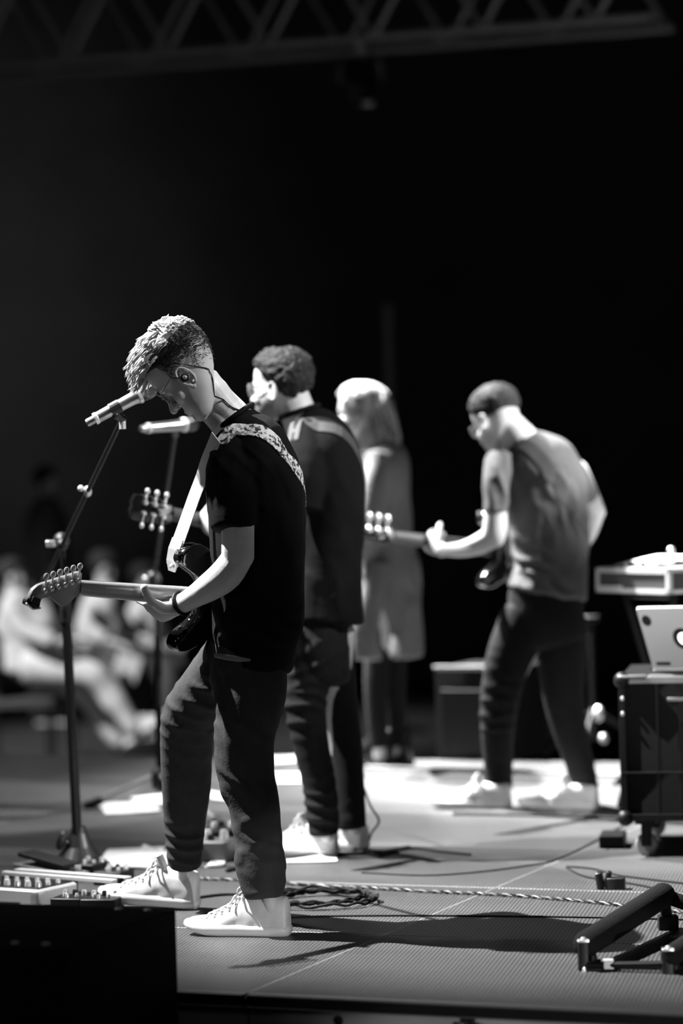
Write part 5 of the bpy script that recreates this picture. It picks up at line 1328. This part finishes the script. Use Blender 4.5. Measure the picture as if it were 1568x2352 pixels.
build(kbox(M(), 0, kw * .36, -.002, .012, .016, .026), 'end_frame', 'kbwhite', e)
build(kbox(M(), kw - .02, kw, .0, .9, kh - .014, kh), 'front_rail', 'kbwhite', e); build(kbox(M(), kw - .02, kw, .0, .9, 0, .014), 'front_rail', 'kbwhite', e)
build(kbox(M(), 0, kw * .5, .02, .9, kh - .006, kh + .002), 'top_panel', 'kbwhite', e)
for k in range(16): build(kbox(M(), kw * .52, kw - .02, .03 + k * .0235, .0525 + k * .0235, kh - .02, kh + .004), 'white_key', 'kbwhite', e)
for k in range(16):
    if k % 7 not in (2, 6): build(kbox(M(), kw * .52, kw * .80, .046 + k * .0235, .060 + k * .0235, kh - .01, kh + .014), 'black_key', 'black', e)
for k in range(5):
    p = ex * (.12 + .02 * k) + ey * (.05 + k * .07) + ez * (kh + .002); build(M().lathe([(.010, 0), (.010, .01), (.007, .018), (0, .019)], p), 'knob', 'light' if k % 2 == 0 else 'black', e, True)
pb_ = W(1420, 1318, dk + .3)
o = empty('music_notes', kA + ex * .05 + ey * .18 + ez * (kh + .012)); tag(o, 'low tilted stack of pale papers on top of the stage keyboard', 'paper')
for k in range(3): build(M().box((.05 + .01 * k, .02 * k, .004 * k), (.24, .19, .003), Matrix.Rotation(.6 + .08 * k, 3, 'Z') @ Matrix.Rotation(-.10, 3, 'Y')), 'sheet', 'paper', o)
build(M().ball((.12, -.02, .045), (.013, .013, .013)), 'paper_clip', 'chrome', o, True)
kc = kA + ex * kw * .5 + ey * .45
e = empty('keyboard_stand', (kc.x, kc.y, 0)); tag(e, 'black crossed-leg stand carrying the pale stage keyboard', 'keyboard stand')
zt_ = kA.z - .012
for y in (-.36, .30):
    for s in (-1, 1):
        m = M(); m.tube([ey * y + ex * (-.20 * s) + ez * .02, ey * y + ex * (.14 * s) + ez * zt_], .015, 8); build(m, 'leg', 'black', e, True)
    build(M().tube([ey * y - ex * .2 + ez * .015, ey * y + ex * .2 + ez * .015], .016, 8, round_ends=True), 'foot_bar', 'black', e, True); build(M().tube([ey * y - ex * .15 + ez * zt_, ey * y + ex * .15 + ez * zt_], .012, 8), 'top_bar', 'black', e, True)
# low instrument rack, foreground right
e = empty('instrument_rack', F(1370, 2228)); bo = e.location; tag(e, 'low black tubular floor rack with padded tubes at the lower right', 'rack')
def rel(p): return Vector(p) - bo
f1 = F(1360, 2222); dR = 7.95
q1, q2 = W(1346, 2168, f1.y - .0), W(1522, 2056, f1.y + .62)
m = M(); m.tube([rel(q1), rel(q1) + (rel(q2) - rel(q1)) * .5, rel(q2)], .035, 18, round_ends=True); build(m, 'foam_tube', 'foam', e, True)
m = M(); m.tube([rel(q2) + Vector((0, 0, 0)), rel(q2) + Vector((.03, -.0, -.012)), rel(W(1600, 2084, f1.y + .60))], .020, 14, round_ends=True); build(m, 'cross_tube', 'foam', e, True)
c1 = W(1338, 2176, f1.y - .02)
build(M().box(rel(c1) + Vector((0, 0, -.02)), (.026, .04, .085), None, .004), 'end_bracket', 'black', e, True)
build(M().box(rel(c1) + Vector((0, -.02, .020)), (.03, .02, .006), None, .002).ball(rel(c1) + Vector((0, -.02, .026)), (.007, .007, .004)), 'wing_bolt', 'chrome', e, True)
build(M().ball(rel(c1) + Vector((.0, -.03, -.055)), (.005, .005, .009)), 'bolt', 'chrome', e, True)
leg1 = Vector((c1.x + .025, c1.y, 0)); build(M().tube([rel(leg1) + Vector((0, 0, .02)), rel(leg1) + Vector((0, 0, c1.z - .02))], .011, 10), 'leg', 'blackm', e, True)
build(M().box(rel(leg1) + Vector((0, 0, .012)), (.042, .04, .026), None, .003), 'foot', 'rubber', e, True)
leg2 = Vector((q2.x + .012, q2.y, 0)); build(M().tube([rel(leg2) + Vector((0, 0, .02)), rel(q2)], .016, 10), 'leg', 'blackm', e, True)
build(M().box(rel(leg2) + Vector((0, 0, .018)), (.055, .05, .04), None, .003), 'foot', 'rubber', e, True)
c2_ = W(1532, 2196, f1.y - .10)
build(M().tube([rel(c1) + Vector((0, -.01, -.045)), rel(c2_) + Vector((0, 0, -.02))], .009, 10), 'front_bar', 'blackm', e, True)
mt_ = rel(c1) + (rel(c2_) - rel(c1)) * .30 + Vector((0, -.006, -.035)); tp = build(M().box(mt_, (.026, .022, .024), None, .002), 'tape_tab', 'tape', e); tp['label'] = 'silver tape tab'
m = M(); m.tube([rel(c2_) + Vector((.01, 0, 0)), rel(W(1600, 2155, f1.y + .35))], .028, 18, round_ends=True); build(m, 'foam_tube', 'foam', e, True)
build(M().box(rel(c2_) + Vector((0, 0, -.02)), (.028, .04, .085), None, .004), 'end_bracket', 'black', e, True)
build(M().box(rel(c2_) + Vector((0, -.02, .020)), (.03, .02, .006), None, .002).ball(rel(c2_) + Vector((0, -.02, .026)), (.007, .007, .004)), 'wing_bolt', 'chrome', e, True)
leg3 = Vector((c2_.x + .02, c2_.y, 0)); build(M().tube([rel(leg3) + Vector((0, 0, .01)), rel(leg3) + Vector((0, 0, c2_.z - .02))], .011, 10), 'leg', 'blackm', e, True)
build(M().tube([rel(leg1) + Vector((0, 0, .008)), rel(leg3) + Vector((.2, -.02, .008))], .006, 8), 'floor_bar', 'blackm', e, True)

# ================================================================== dark cases at the rear of the stage
def rear_box(name, x0, x1, ytop, ybot, dep, label, cat, yaw=-ANG, extra=None):
    p0 = F(x0, ybot); p1_ = F(x1, ybot); z = (1085 - .026 * (x0 - 784) - ytop) / FPX * p0.y + CAMZ; z = W(x0, ytop, p0.y).z
    w_ = (x1 - x0) / FPX * p0.y / math.cos(yaw)
    e = empty(name, p0); e.rotation_euler = (0, 0, yaw); tag(e, label, cat)
    build(M().box((w_ / 2, dep / 2, z / 2), (w_, dep, z), None, .01), 'cabinet', 'vinyl', e, True)
    return e, w_, z
e, w_, z_ = rear_box('amplifier', 1003, 1172, 1536, 1746, .5, 'black amplifier cabinet behind the legs of the hunched man', 'amplifier')
build(M().box((w_ / 2, -.004, z_ * .42), (w_ - .06, .008, z_ * .7), None, .003), 'grille_cloth', 'black', e); 
build(M().box((w_ / 2 - .02, .02, z_ + .006), (w_ - .02, .03, .010), None, .003), 'lit_edge_strip', 'kbgrey', e)  # grey strip paints the lit line along the cabinet top
e, w_, z_ = rear_box('amplifier', 1178, 1300, 1545, 1722, .5, 'second black amplifier cabinet seen between the hunched man\'s knees', 'amplifier', .32)
build(M().box((w_ / 2, -.004, z_ * .45), (w_ - .06, .008, z_ * .7), None, .003), 'grille_cloth', 'black', e); build(M().ball((.06, .02, z_ + .01), (.03, .012, .02)), 'handle', 'truss', e, True)
hb = F(1365, 1742); e = empty('cymbal_stand', (hb.x, hb.y, 0)); tag(e, 'dim chrome-and-black tripod stand between the hunched man and the road case', 'stand')
build(M().tube([(0, 0, .08), (0, 0, .62)], .012, 10), 'pole', 'blackm', e, True)
for a in (.2, 2.3, 4.4):
    build(M().tube([(0, 0, .22), (.30 * math.cos(a), .30 * math.sin(a), .012)], .010, 8), 'leg', 'blackm', e, True); build(M().ball((.30 * math.cos(a), .30 * math.sin(a), .014), (.018, .018, .014)), 'rubber_foot', 'rubber', e, True)
build(M().ball((.02, -.03, .20), (.022, .02, .035)), 'wing_nut', 'chrome', e, True); build(M().ball((.04, -.02, .09), (.018, .02, .022)), 'foot_clamp', 'chrome', e, True); build(M().box((0, 0, .62), (.07, .05, .03), None, .01), 'clamp', 'blackm', e, True)
